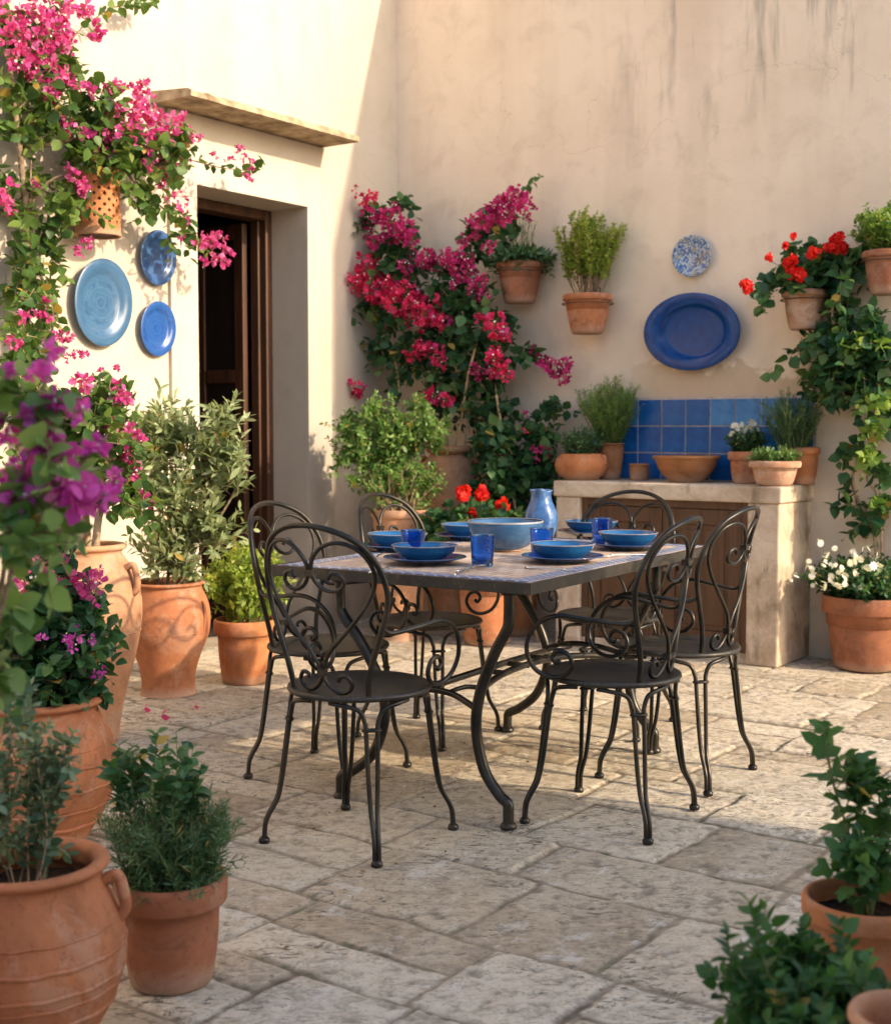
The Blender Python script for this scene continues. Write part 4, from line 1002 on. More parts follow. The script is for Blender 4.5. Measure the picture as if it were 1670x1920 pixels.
# --- jar behind, with pink bougainvillea
c = at(72, 1300, 3.72); c[2] = 0; H = .435; R = .215
t = potted('potted_bougainvillea', c, 'wide terracotta jar of trailing pink bougainvillea, just behind the banded corner jar', prof=urnprof('olla', H, R), matn='terra', soil=(.15, .375),
           bands=[(R*.945, H*.70, .003), (R*1.0, H*.60, .0055), (R*.985, H*.45, .0055), (R*.90, H*.31, .004), (R*.77, H*.19, .0055)], warp=.006)
pl = Plant(t); s0 = np.array([c[0]+.02, c[1], .37])
C = bush_twigs(pl, s0, .08, 42, .36, .22, .5, .12, .0035, .08, (-.02, -.02, 0), .3); C2 = side_twigs(pl, C, 4, .12, .25, .5, .3); pl.leaves(C2, 8, .046, 'wide', .1, 60, .35); pl.leaves(C, 10, .046, 'wide', .3, 60)
C = blob_twigs(pl, [(110, 1110, 80, 40, 0, 24), (140, 1195, 60, 55, 0, 26), (90, 1040, 40, 36, 0, 12), (60, 1180, 60, 60, 0, 20), (170, 1130, 30, 30, 0, 8)], lambda x, y, off: at(x, y, 3.68), .12, 1.0, .2, np.array([0, -1., 0]), .3, .08); pl.leaves(C, 7, .046, 'wide', .1, 60)
pl.flush(M['lf_dark'], M['bark'])
A = lambda x, y, o=0: at(x, y, 3.62+o)
flowers(pl, [(A(65, 1060), .035), (A(62, 1090), .038), (A(95, 1050, .1), .03), (A(115, 1065, .05), .03), (A(130, 1090), .034), (A(180, 1105), .038), (A(165, 1080, .05), .026), (A(185, 1078), .022), (A(85, 1005, .1), .022), (A(120, 1030, .15), .018)], 'fl_magenta', R=.04, n=8, size=.030)
flowers(pl, [(A(135, 1192, -.1), .024), (A(140, 1205, -.1), .02), (A(175, 1200), .016), (A(145, 1170, 0), .014), (A(80, 1195, -.1), .016), (A(185, 1250, 0), .018), (A(180, 1265), .015)], 'fl_purple', R=.04, n=5, size=.034, seed0=20)

# --- tall urn by the wall with the big bougainvillea
c = fz(168, 1385); c[2] = 0; H = .755; R = .205; yU = c[1]
t = potted('potted_bougainvillea', c, 'tall pale urn with looped handle and big pink bougainvillea, under the wall plates', prof=urnprof('tall', H, R), matn='terra_pale', soil=(.125, .70),
           bands=[(R*.965, H*.555, .0028), (R*.90, H*.47, .0022)], handles=[(.165, .665, .198, .57, .045, math.radians(-15), .013), (.165, .665, .198, .57, .045, math.radians(165), .013)])
pl = Plant(t); s0 = np.array([c[0], c[1], .68]); U = lambda x, y, o=0: at(x, y, yU+o)
tr = [(s0+[-.05, 0, 0], U(150, 985), U(90, 935), U(60, 880), U(80, 800)), (s0+[.03, 0, .0], U(185, 970), U(200, 930), U(190, 870), U(220, 800)), (s0+[0, .03, 0], U(160, 960, .1), U(150, 900, .1), U(140, 800, .1), U(180, 720, .1)), (s0+[-.04, -.02, 0], U(120, 960), U(40, 880), U(30, 760))]
for q in tr: pl.stem(q, .017, .007)
blobs = [(60, 760, 80, 90, 0, 60), (150, 780, 80, 70, 0, 70), (210, 830, 55, 80, 0, 60), (230, 920, 50, 60, 0, 44), (130, 880, 90, 60, 0, 55), (200, 740, 45, 40, .05, 26), (120, 950, 60, 30, -.05, 16), (50, 650, 50, 50, .1, 34), (70, 590, 50, 30, .2, 20)]
fn = lambda x, y, off: at(x, y, yU+.05+off)
C = blob_twigs(pl, blobs, fn, .17, .62, .25, np.array([0, -1.0, 0]), .2, .18); pl.leaves(C, 9, .048, 'wide', .1, 62); pl.flush(M['lf_boug'], M['bark_pale'])
flowers(pl, [(U(160, 715, -.1), .045), (U(215, 735), .045), (U(235, 745), .035), (U(195, 790), .035), (U(215, 690), .018), (U(245, 815), .042), (U(235, 800, .1), .035), (U(262, 825), .025), (U(240, 850), .03), (U(252, 870), .026), (U(205, 860), .03), (U(245, 885), .034), (U(262, 915), .02), (U(275, 942), .03), (U(130, 670), .02), (U(160, 668), .018), (U(40, 590), .03), (U(75, 575, .2), .04), (U(88, 592, .2), .03), (U(115, 625, .2), .03), (U(130, 635, .2), .026), (U(148, 660, .2), .02), (U(190, 700, .1), .018), (U(25, 640), .03)], 'fl_magenta', R=.05, n=9, size=.034, seed0=40)

# --- belly urn with grey-green shrub
c = fz(316, 1300); c[2] = 0; H = .51; R = .19; yU2 = c[1]
t = potted('potted_shrub', c, 'bellied terracotta urn with a tall grey green shrub in front of the door', prof=urnprof('belly', H, R), matn='terra', soil=(.13, .45), bands=[(R*.97, H*.565, .002)], handles=[(R*.93, H*.80, R*.78, H*.40, .014, math.radians(-20), .008)])
pl = Plant(t); s0 = np.array([c[0], c[1], .45]); U2 = lambda x, y, o=0: at(x, y, yU2+o)
for q in [(s0, U2(320, 1000), U2(330, 900), U2(320, 800)), (s0+[.04, 0, 0], U2(370, 960), U2(420, 860), U2(430, 790)), (s0+[-.04, 0, 0], U2(290, 980), U2(270, 880), U2(280, 790)), (s0+[.05, 0, 0], U2(400, 990), U2(440, 920), U2(455, 860))]: pl.stem(q, .009, .003)
blobs = [(330, 830, 70, 60, 0, 46), (280, 860, 55, 80, 0, 42), (400, 850, 60, 70, 0, 46), (420, 800, 28, 40, 0, 16), (440, 870, 34, 40, 0, 20), (350, 930, 90, 60, 0, 60), (320, 1010, 75, 50, 0, 46), (390, 1000, 55, 50, 0, 34), (300, 780, 30, 25, 0, 12), (345, 1060, 60, 20, 0, 20)]
fn = lambda x, y, off: at(x, y, yU2+off)
C = blob_twigs(pl, blobs, fn, .19, .72, 1.1, np.array([0, -.6, 0]), .05, .2); pl.leaves(C, 14, .062, 'olive', .1, 46, .3, .5)
pl.flush(M['lf_olive'], M['bark'])

# --- plain pot with bright leafy herb
c = fz(462, 1278); c[2] = 0; yU3 = c[1]
t = potted('potted_herb', c, 'plain orange terracotta pot with bright green leafy herb next to the bellied urn', prof=potprof(.30, .15, .112, .24), matn='terra_orange', soil=(.13, .265))
pl = Plant(t); s0 = np.array([c[0], c[1], .26])
C = bush_twigs(pl, s0, .09, 60, .40, .20, .45, .06, .0022, .06, (0, 0, 0), .4); pl.leaves(C, 9, .05, 'small', .1, 35, .35, .5)
C2 = side_twigs(pl, C, 5, .09, .35, .6, .2); pl.leaves(C2, 10, .030, 'small', .1, 55); pl.flush(M['lf_lime'], M['stem'])

# --- big urn with the round green bush, behind the table
c = fz(752, 1197); c[2] = 0; yC1 = c[1]; H = .735; R = .235
t = potted('potted_bush', c, 'big terracotta urn with a dense round green bush in the corner by the doorway', prof=urnprof('straight', H, R*.70), matn='terra_pale', soil=(.125, .66), bands=[(R*.66, H*.62, .002)])
pl = Plant(t); s0 = np.array([c[0], c[1], .64]); U3 = lambda x, y, o=0: at(x, y, yC1+o)
C = bush_twigs(pl, s0, .08, 46, .36, .22, .4, .0, .005, .08, (0, 0, 0), .6); C2 = side_twigs(pl, C, 4, .12, .5, .3, .1)
blobs = [(725, 820, 80, 50, 0, 120), (665, 830, 45, 50, 0, 50), (790, 815, 50, 40, 0, 50), (700, 765, 30, 18, 0, 16), (790, 765, 20, 18, 0, 12), (735, 880, 60, 30, 0, 36), (690, 890, 36, 30, 0, 18), (812, 795, 20, 16, 0, 8), (655, 795, 22, 22, 0, 12), (720, 830, 70, 45, 0, 60)]
fn = lambda x, y, off: at(x, y, yC1+off)
C3 = blob_twigs(pl, blobs, fn, .14, 1.05, .8, np.array([0, -.6, 0]), .1, .20); pl.leaves(C3, 15, .036, 'small', .1, 55, .35, .6); pl.leaves(C2, 10, .030, 'small', .2, 55); pl.flush(M['lf_oregano'], M['bark_pale'])

# --- tall jar behind it
c = RM(.42, -.26); 
cc = on_back(842, 900, .30); c = np.array([cc[0], cc[1], 0]); H = 1.085; R = .19
t = thing('tall_jar', c, 0, 'very tall terracotta jar with ear handle against the back wall, behind the green bush', 'jar')
mb = MB(); mb.lathe(sprof([(0, 0), (.55, 0), (.6, .02), (.72, .2), (.9, .45), (1.0, .65), (.99, .78), (.88, .88), (.66, .94), (.58, .955), (.66, .965), (.72, .975), (.72, .99), (.66, 1.0), (.56, .99), (.52, .96), (.5, .9), (0, .88)], H, R, 4), 64, warp=.004); p = mb.build('jar_body', M['terra_pale'], t)
for a in (math.radians(-25), math.radians(155)):
    mb = MB(); handle(mb, R*.78, H*.925, R*.97, H*.80, .035, a, .014); mb.build('handle', M['terra'], p)

# --- pot with red geraniums behind the table
c = fz(912, 1206); c[2] = 0; yG = c[1]
t = potted('potted_geranium', c, 'terracotta pot of red geraniums on the ground behind the table', prof=potprof(.46, .175, .125, .22), matn='terra', soil=(.15, .42))
pl = Plant(t); s0 = np.array([c[0], c[1], .42]); UG = lambda x, y, o=0: at(x, y, yG+o)
C = bush_twigs(pl, s0, .10, 95, .40, .30, .45, .08, .003, .06, (-.05, -.05, 0), .45); pl.leaves(C, 7, .066, 'round', .45, 62, .35, 1.0); C2 = side_twigs(pl, C, 2, .10, .4, .2, .2); pl.leaves(C2, 4, .055, 'round', .3, 60, .35, 1.0)
for q in ((868, 925), (902, 925), (942, 948), (887, 966)): pl.stem([s0+[.02, -.05, .1], UG(q[0]+4, q[1]+50, -.12), UG(q[0], q[1], -.12)], .0025, .002, 5)
pl.flush(M['lf_dark'], M['stem'])
flowers(pl, [(UG(868, 925, -.14), .047), (UG(902, 925, -.1), .042), (UG(942, 947, -.14), .042), (UG(887, 965, -.16), .036)], 'fl_red', 'petals', .045, 42, .019, 'flower_head', 2, 3)

# --- low dark leafy plant in front of the climber, between geranium and counter
c = on_back(965, 960, .28); c[2] = 0; yD = c[1]
t = potted('potted_ivy', c, 'dark broad leaved plant in a shaded pot left of the counter', prof=potprof(.34, .15, .11, .22), matn='terra_brown', soil=(.13, .30))
pl = Plant(t); UD = lambda x, y, o=0: at(x, y, yD+o); fn = lambda x, y, off: at(x, y, yD+off)
for q in ([(930, 1000), (925, 880), (905, 790)], [(960, 1000), (985, 880), (990, 780)], [(970, 1000), (940, 850), (935, 770)], [(980, 1000), (1020, 850), (1030, 780)]): pl.stem([np.array([c[0], c[1], .3])]+[UD(*a) for a in q], .006, .003)
blobs = [(930, 850, 40, 60, -.05, 34), (985, 880, 55, 60, -.05, 54), (1010, 820, 35, 50, -.03, 26), (950, 930, 60, 50, -.08, 44), (1000, 940, 40, 50, -.05, 30), (1035, 770, 28, 24, 0, 7), (1025, 860, 20, 50, 0, 12), (910, 800, 20, 24, 0, 6)]
C = blob_twigs(pl, blobs, fn, .15, .9, .1, np.array([0, -1., 0]), .3, .14); pl.leaves(C, 7, .062, 'wide', .1, 62); pl.flush(M['lf_dark'], M['bark'])
flowers(pl, [(UD(1008, 842, -.15), .03), (UD(1022, 848, -.15), .034), (UD(985, 776, -.1), .022), (UD(1005, 862, -.15), .018)], 'fl_wine', R=.045, n=8, size=.03)
flowers(pl, [(UD(985, 808, -.15), .018)], 'fl_crimson', R=.045, n=8, size=.03)

# --- right: white flowering plant in a big pot
c = fz(1622, 1252); c[2] = 0; yR = c[1]
t = potted('potted_daisies', c, 'large terracotta pot with small white flowers to the right of the counter', prof=potprof(.365, .215, .15, .24), matn='terra_red', soil=(.19, .33))
pl = Plant(t); s0 = np.array([c[0], c[1], .33]); UR = lambda x, y, o=0: at(x, y, yR+o)
C = bush_twigs(pl, s0, .14, 230, .32, .33, .4, .22, .002, .06, (0, 0, 0), .25); pl.leaves(C, 13, .036, 'ovate', .15, 58); pl.flush(M['lf_dark'], M['stem'])
wf = [(1535, 1010), (1567, 1018), (1600, 1025), (1610, 1035), (1545, 1045), (1560, 1075), (1517, 1058), (1520, 1070), (1490, 1073), (1525, 1085), (1545, 1090), (1575, 1060), (1585, 1065), (1606, 1065), (1640, 1030), (1630, 1050), (1650, 1050), (1560, 1050), (1640, 1055), (1550, 1030), (1562, 1085), (1515, 1045), (1595, 1048), (1625, 1020), (1575, 1085), (1612, 1090)]
flowers(pl, [(UR(x, y+10, -.22-.1*random.random()+abs(x-1580)*.001), .024*random.uniform(.5, 1.0)) for x, y in wf], 'fl_white', 'daisy', .024, 4, .019, 'flower_cluster', 3, 5)

# ---------------- right foreground
c = at(1622, 1690, 2.42); c[2] = 0
t = potted('potted_ivy', c, 'round rimmed terracotta pot with a tall ivy-like plant at the right edge of the picture', prof=potprof(.325, .115, .085, .14, .012, .010), matn='terra_orange', soil=(.10, .285))
pl = Plant(t); A = lambda x, y, o=0: at(x, y, 2.42+o); r0 = np.array([c[0]+.01, c[1], .28])
st_ = [[A(1615, 1640), A(1590, 1560), A(1565, 1480), A(1548, 1400), A(1545, 1352)], [A(1630, 1640), A(1610, 1560), A(1608, 1480), A(1612, 1440)], [A(1640, 1640, .05), A(1650, 1540, .05), A(1645, 1470, .05)], [A(1625, 1650, -.05), A(1600, 1620, -.05), A(1600, 1590, -.05)], [A(1650, 1640), A(1690, 1540), A(1710, 1450)]]
for q in st_:
    pts = [r0]+q; pl.stem(pts, .0035, .0018)
    Cc = spline(pts, 4)[None]; pl.leaves(Cc, 14, .052, 'ivy', .25, 66, .25, .9)
    if q is not st_[0]: C2 = side_twigs(pl, Cc, 12, .06, .25, .3, .2); pl.leaves(C2, 4, .038, 'ivy', .2, 60)
pl.flush(M['lf_fore'], M['stem'])
c = at(1520, 1850, 1.98); c[2] = 0
t = potted('potted_herb', c, 'bushy green herb spilling over its pot at the bottom right corner', prof=potprof(.24, .13, .10, .2), matn='terra_red', soil=(.115, .21))
pl = Plant(t); s0 = np.array([c[0]+.01, c[1], .2])
C = bush_twigs(pl, s0, .09, 70, .235, .155, .5, .08, .0022, .06, (.01, 0, 0), .35); pl.leaves(C, 11, .038, 'ovate', .2, 55, .3, .7); C2 = side_twigs(pl, C, 2, .06, .4, .4, .1); pl.leaves(C2, 7, .032, 'ovate', .2, 55)
A = lambda x, y: at(x, y, 1.95)
for q in ([A(1450, 1850), A(1420, 1760), A(1405, 1690)], [A(1430, 1880), A(1375, 1800), A(1360, 1745)], [A(1440, 1880), A(1400, 1850), A(1350, 1830)]):
    Cc = spline([s0]+q, 4)[None]; pl.stem([s0]+q, .0025, .0015); pl.leaves(Cc, 18, .038, 'ovate', .3, 52, .25, .7)
pl.flush(M['lf_fore'], M['stem'])
c = at(1700, 1880, 1.72); c[2] = 0
t = potted('empty_jar', c, 'pale rounded terracotta jar cut off by the bottom right corner', 'jar', prof=urnprof('olla', .42, .09), matn='terra_pale', soil=(.05, .30))
# ---------------- left foreground branch of purple bougainvillea
c = np.array([-.98, 2.05, 0]); 
t = potted('potted_bougainvillea', c, 'purple bougainvillea reaching in from the left edge close to the camera', prof=urnprof('tall', .62, .17), matn='terra', soil=(.09, .56))
pl = Plant(t); A = lambda x, y, o=0: at(x, y, 1.95+o); s0 = np.array([c[0], c[1], .55])
for q in ([A(-60, 1300), A(0, 1150), A(40, 1020), A(110, 930)], [A(-40, 1200), A(20, 980), A(60, 800), A(90, 700)], [A(-40, 1100), A(60, 950), A(150, 870), A(180, 840)]): pl.stem([s0]+q, .006, .002)
fn = lambda x, y, off: at(x, y, 1.95+off)
blobs = [(20, 1000, 60, 50, 0, 7), (-10, 1150, 40, 80, .1, 6), (80, 830, 50, 40, 0, 4), (50, 760, 50, 40, 0, 4), (130, 900, 50, 30, .05, 4), (30, 930, 50, 40, 0, 7), (80, 990, 40, 30, .05, 4), (10, 720, 30, 50, 0, 2), (-10, 1280, 40, 60, .1, 6)]
C = blob_twigs(pl, blobs, fn, .10, 1.0, .1, np.array([0, -1., 0]), .3, .06); pl.leaves(C, 6, .044, 'wide', .1, 60); pl.flush(M['lf_herb'], M['bark'])
flowers(pl, [(A(82, 672), .019), (A(16, 700), .014), (A(70, 700, .05), .012), (A(118, 752), .018), (A(142, 772), .015), (A(60, 845), .024), (A(100, 862), .027), (A(25, 880), .018), (A(115, 905), .028), (A(150, 922), .028), (A(192, 930), .018), (A(175, 840), .016), (A(40, 895), .016), (A(85, 825), .018), (A(40, 930), .02), (A(10, 800), .016), (A(60, 790), .016), (A(215, 900, .1), .012)], 'fl_purple', R=.026, n=7, size=.030, seed0=60)

# ================================================================== CLIMBERS
# --- bougainvillea on the house wall, upper left
c = on_left(40, 1150, .12); c[2] = 0
t = thing('bougainvillea', c, 0, 'tall pink bougainvillea climbing the sunlit house wall and arching towards the doorway', 'climber')
pl = Plant(t); W = on_left
def stemW(q, r0, r1, fn=on_left): pl.stem([fn(*a) for a in q], r0, r1, 7)
pl.stem([c, W(58, 1050, .12), W(52, 800, .1), W(42, 600, .12), W(50, 450, .10), W(42, 330, .14), W(28, 200, .14), W(10, 60, .12)], .024, .010, 8)
stemW([(42, 500, .1), (60, 380, .12), (110, 330, .2), (150, 340, .25)], .010, .005); stemW([(50, 275, .14), (110, 268, .2), (180, 250, .26), (280, 270, .28), (360, 300, .28)], .011, .004)
stemW([(360, 300, .28), (420, 315, .28), (475, 318, .27), (492, 300, .27)], .0035, .0015); stemW([(200, 280, .24), (270, 360, .22), (330, 410, .2), (370, 455, .2), (400, 480, .2)], .006, .002)
stemW([(40, 400, .1), (60, 480, .1), (90, 560, .1), (60, 640, .1)], .007, .004); stemW([(30, 210, .14), (80, 150, .15), (140, 65, .15), (200, 20, .15), (240, 8, .15)], .005, .002)
stemW([(95, 700, .06), (92, 560, .06), (100, 470, .06)], .006, .004); stemW([(38, 560, .1), (55, 400, .12), (58, 300, .14)], .008, .004)
blobs = [(50, 60, 60, 70, .15, 90), (60, 160, 60, 60, .15, 60), (120, 100, 50, 60, .15, 36), (50, 240, 55, 50, .15, 44), (130, 190, 50, 40, .2, 40), (180, 210, 60, 50, .26, 74), (240, 250, 60, 50, .28, 90), (170, 270, 60, 40, .26, 60), (300, 280, 45, 45, .28, 62), (250, 310, 50, 30, .26, 36), (330, 260, 30, 30, .28, 22),
         (60, 390, 60, 40, .14, 42), (120, 370, 40, 40, .2, 30), (60, 450, 55, 40, .14, 40), (70, 530, 50, 40, .14, 30), (30, 500, 30, 60, .14, 24), (60, 620, 50, 40, .14, 28), (110, 450, 30, 30, .14, 12), (30, 330, 30, 50, .14, 22), (90, 310, 30, 30, .14, 14),
         (280, 370, 26, 26, .22, 10), (310, 400, 26, 22, .2, 12), (345, 430, 18, 16, .2, 8), (270, 350, 20, 20, .22, 6)]
C = blob_twigs(pl, blobs, on_left, .16, .28, 0.0, VV, .45, .12); pl.leaves(C, 8, .060, 'wide', .1, 62)
for q in ([(360, 300, .28), (420, 315, .28), (475, 318, .27), (492, 300, .27)], [(250, 330, .24), (330, 410, .2), (370, 455, .2), (405, 485, .2)], [(140, 65, .15), (200, 20, .15), (245, 8, .15)], [(240, 8, .15), (290, 2, .15)]):
    Cc = spline([W(*a) for a in q], 5)[None]; pl.leaves(Cc, 22, .05, 'wide', .02, 65)
pl.flush(M['lf_boug'], M['bark'])
fl = [(25, 22, 34), (60, 30, 30), (95, 25, 26), (130, 22, 30), (150, 12, 22), (45, 60, 30), (70, 85, 30), (100, 55, 26), (115, 75, 28), (60, 115, 26), (30, 70, 26), (168, 60, 22), (30, 110, 24), (85, 68, 26),
      (105, 130, 22), (125, 140, 24), (135, 160, 20), (65, 148, 16), (100, 172, 20), (155, 165, 18), (208, 160, 16), (228, 165, 18), (243, 165, 14), (268, 160, 14), (265, 178, 20), (280, 195, 22), (220, 205, 22), (255, 205, 24), (250, 225, 18), (298, 208, 16),
      (130, 228, 18), (150, 255, 20), (200, 242, 22), (215, 250, 16), (245, 245, 26), (270, 250, 24), (300, 225, 20), (320, 230, 18), (345, 226, 16), (285, 265, 20), (300, 250, 20), (325, 265, 20), (280, 285, 20), (310, 300, 22), (345, 300, 14), (320, 325, 20), (300, 315, 18), (355, 252, 14), (372, 260, 10),
      (190, 290, 14), (210, 290, 12), (278, 305, 14), (305, 350, 12), (327, 358, 10), (315, 375, 10), (345, 380, 16), (350, 417, 10), (135, 325, 16), (150, 345, 18), (165, 360, 12), (65, 350, 12), (15, 360, 20), (12, 385, 16), (162, 455, 12), (145, 472, 12),
      (405, 287, 9), (446, 280, 12), (430, 300, 9), (458, 297, 9), (472, 310, 14), (468, 328, 12), (375, 445, 16), (390, 455, 18), (410, 445, 14), (400, 475, 20), (425, 475, 18), (418, 492, 14), (380, 495, 12), (340, 445, 8)]
def px2r(r, Y): return r*Y/F
def offs(x): return .30 if x > 140 else .22
flowers(pl, [(on_left(x, y, offs(x)+rng.uniform(-.04, .06)), px2r(r, 6.2)*1.08) for x, y, r in fl], 'fl_magenta', R=.05, n=10, size=.030, seed0=80, var=6)

# --- central bougainvillea on canes in the corner
c = on_back(835, 1000, .28); c[2] = 0
t = thing('bougainvillea', c, 0, 'crimson bougainvillea climbing canes in the corner between doorway and counter', 'climber')
pl = Plant(t); B = on_back
pl.stem([c, B(840, 900, .3), B(830, 760, .3), B(800, 640, .3), B(780, 540, .3), B(740, 430, .3)], .013, .005)
pl.stem([c, B(870, 850, .3), B(880, 720, .3), B(860, 600, .3), B(880, 470, .25), B(940, 400, .2)], .010, .004)
pl.stem([c, B(900, 880, .3), B(930, 780, .25), B(930, 660, .2), B(990, 660, .15), B(1050, 690, .15)], .008, .003)
for q in ([B(940, 400, .2), B(985, 355, .15), B(1015, 328, .12)],): pl.stem(q, .003, .0015); pl.leaves(spline(q, 5)[None], 12, .05, 'wide', .2, 60)
blobs = [(740, 450, 60, 50, .3, 32), (690, 400, 30, 30, .3, 14), (760, 520, 80, 60, .32, 50), (850, 520, 60, 60, .3, 52), (720, 560, 70, 30, .32, 26), (870, 600, 70, 60, .3, 62), (790, 640, 90, 50, .3, 60), (900, 660, 60, 50, .25, 48), (800, 700, 70, 60, .3, 40), (690, 650, 40, 20, .3, 12), (660, 690, 14, 36, .3, 8), (870, 730, 70, 50, .28, 56), (860, 780, 24, 30, .3, 8), (930, 780, 40, 50, .22, 26), (940, 590, 20, 20, .2, 7), (940, 420, 40, 40, .2, 20), (900, 450, 30, 40, .22, 18), (730, 610, 30, 30, .32, 10), (760, 380, 14, 10, .25, 4), (990, 660, 18, 8, .15, 4), (665, 560, 22, 20, .32, 7), (645, 742, 34, 20, .34, 12), (655, 700, 16, 26, .34, 6)]
C = blob_twigs(pl, blobs, on_back, .17, .55, .0, -UU, .4, .13); pl.leaves(C, 8, .066, 'wide', .1, 62); pl.flush(M['lf_dark'], M['bark_pale'])
crim = [(660, 515, 16), (690, 505, 26), (675, 530, 22), (705, 530, 24), (725, 540, 22), (735, 555, 22), (760, 550, 22), (745, 575, 18), (775, 575, 20), (800, 590, 18), (820, 575, 18), (785, 560, 18), (700, 550, 18), (660, 360, 10), (685, 372, 12), (700, 370, 10), (830, 600, 14), (905, 605, 14), (930, 610, 18), (943, 625, 14), (775, 665, 14), (790, 650, 14), (815, 660, 16), (825, 675, 14), (925, 670, 14), (935, 690, 16), (950, 700, 12), (820, 740, 16), (835, 750, 14), (800, 745, 12), (625, 740, 18), (645, 728, 20), (668, 725, 16), (640, 755, 16), (620, 755, 12), (660, 745, 14), (925, 660, 10), (820, 610, 12), (790, 605, 14), (765, 600, 12)]
wine = [(695, 400, 14), (715, 405, 16), (735, 415, 20), (755, 430, 16), (765, 445, 14), (745, 440, 16), (720, 450, 12), (740, 390, 10), (690, 430, 12), (700, 455, 12), (795, 480, 18), (815, 490, 20), (840, 485, 18), (860, 495, 18), (880, 510, 16), (760, 500, 14), (870, 480, 14), (890, 540, 14), (905, 550, 12), (900, 525, 10), (850, 530, 12), (925, 395, 16), (940, 385, 18), (955, 375, 16), (935, 405, 16), (965, 362, 12), (975, 385, 12), (950, 400, 14), (905, 415, 14), (885, 415, 10), (892, 440, 8), (1000, 387, 7), (990, 405, 8), (915, 460, 10), (985, 370, 10), (1005, 665, 10), (1018, 680, 14), (1035, 690, 16), (1050, 700, 14), (1060, 685, 12), (1055, 715, 8), (997, 655, 6), (910, 700, 14), (895, 690, 10), (660, 660, 12), (735, 610, 12), (770, 480, 12), (870, 450, 12)]
flowers(pl, [(on_back(x, y, .42+rng.uniform(-.05, .04)) , px2r(r, 7.3)*1.22) for x, y, r in crim], 'fl_crimson', R=.05, n=16, size=.030, seed0=100, var=5)
flowers(pl, [(on_back(x, y, (.38 if x < 980 else .17)+rng.uniform(-.05, .04)), px2r(r, 7.5)*1.22) for x, y, r in wine], 'fl_wine', R=.05, n=16, size=.030, seed0=120, var=5)
for k, (q, lab) in enumerate([([(768, 850, .33), (750, 740, .33), (735, 625, .33)], 'thin pale cane rising out of the round green bush'), ([(862, 800, .34), (878, 700, .34), (905, 600, .34)], 'leaning pale cane in the middle of the crimson climber'), ([(932, 960, .36), (928, 860, .36), (918, 780, .36)], 'pale cane stuck in the ground left of the dark leaved plant'), ([(945, 830, .33), (938, 790, .3), (930, 740, .3)], 'short pale cane tied to the climber near the dark leaved plant')]):
    P = [on_back(*a) for a in q]; o0 = P[0].copy(); 
    mb = MB(); top_ = P[-1]-P[0]; foot = P[0] - top_/top_[2]*(P[0][2]-.3 if k < 2 else P[0][2]); mb.tube([foot-o0, P[0]-o0, P[1]-o0, P[-1]-o0], .0075, 8)
    o = mb.build('bamboo_cane', M['cane']); o.location = tuple(o0); tag(o, lab, 'cane', 'canes holding up the climber')

# --- green vine on the right
c = on_back(1655, 1100, .12); c[2] = 0
t = thing('climbing_vine', c, 0, 'green leafy vine with bare grey stems climbing the back wall at the right edge', 'climber')
pl = Plant(t)
pl.stem([c, B(1640, 1010, .1), B(1600, 920, .08), B(1605, 870, .08), B(1635, 820, .08), B(1640, 740, .1), B(1610, 660, .12)], .010, .006)
pl.stem([c, B(1650, 960, .1), B(1625, 900, .1), B(1640, 850, .1), B(1655, 700, .1)], .007, .004)
pl.stem([B(1640, 740, .1), B(1590, 660, .12), B(1560, 590, .12), B(1590, 530, .1), B(1610, 480, .08)], .010, .004)
blobs = [(1590, 660, 70, 50, .14, 66), (1630, 620, 40, 40, .14, 34), (1560, 630, 40, 40, .14, 24), (1620, 720, 50, 30, .14, 34), (1575, 700, 30, 40, .12, 18), (1500, 655, 22, 12, .1, 6), (1505, 700, 14, 6, .08, 3), (1640, 790, 24, 40, .12, 10), (1600, 840, 26, 12, .1, 6), (1645, 870, 20, 30, .12, 8), (1600, 940, 18, 20, .1, 5), (1625, 980, 22, 40, .1, 9), (1572, 565, 18, 45, .12, 16), (1590, 520, 24, 24, .12, 8), (1610, 470, 20, 20, .1, 5), (1540, 640, 20, 16, .14, 8), (1565, 740, 10, 20, .1, 4), (1660, 700, 40, 80, .12, 22), (1645, 940, 20, 30, .1, 8)]
C = blob_twigs(pl, blobs, on_back, .17, .62, .05, -UU, .4, .10); pl.leaves(C, 7, .070, 'wide', .1, 62, bias=.06); pl.flush([M['lf_dark']], M['bark_pale'])
blobs = [(1610, 640, 50, 24, .22, 14), (1640, 740, 24, 24, .2, 8), (1620, 850, 24, 16, .18, 6), (1650, 930, 14, 16, .16, 4), (1640, 800, 16, 30, .2, 6)]
C = blob_twigs(pl, blobs, on_back, .12, 1.0, .05, -UU, .4, .06); pl.leaves(C, 8, .05, 'wide', .1, 62, bias=.1); pl.flush(M['lf_bright'], None, 'young_foliage')

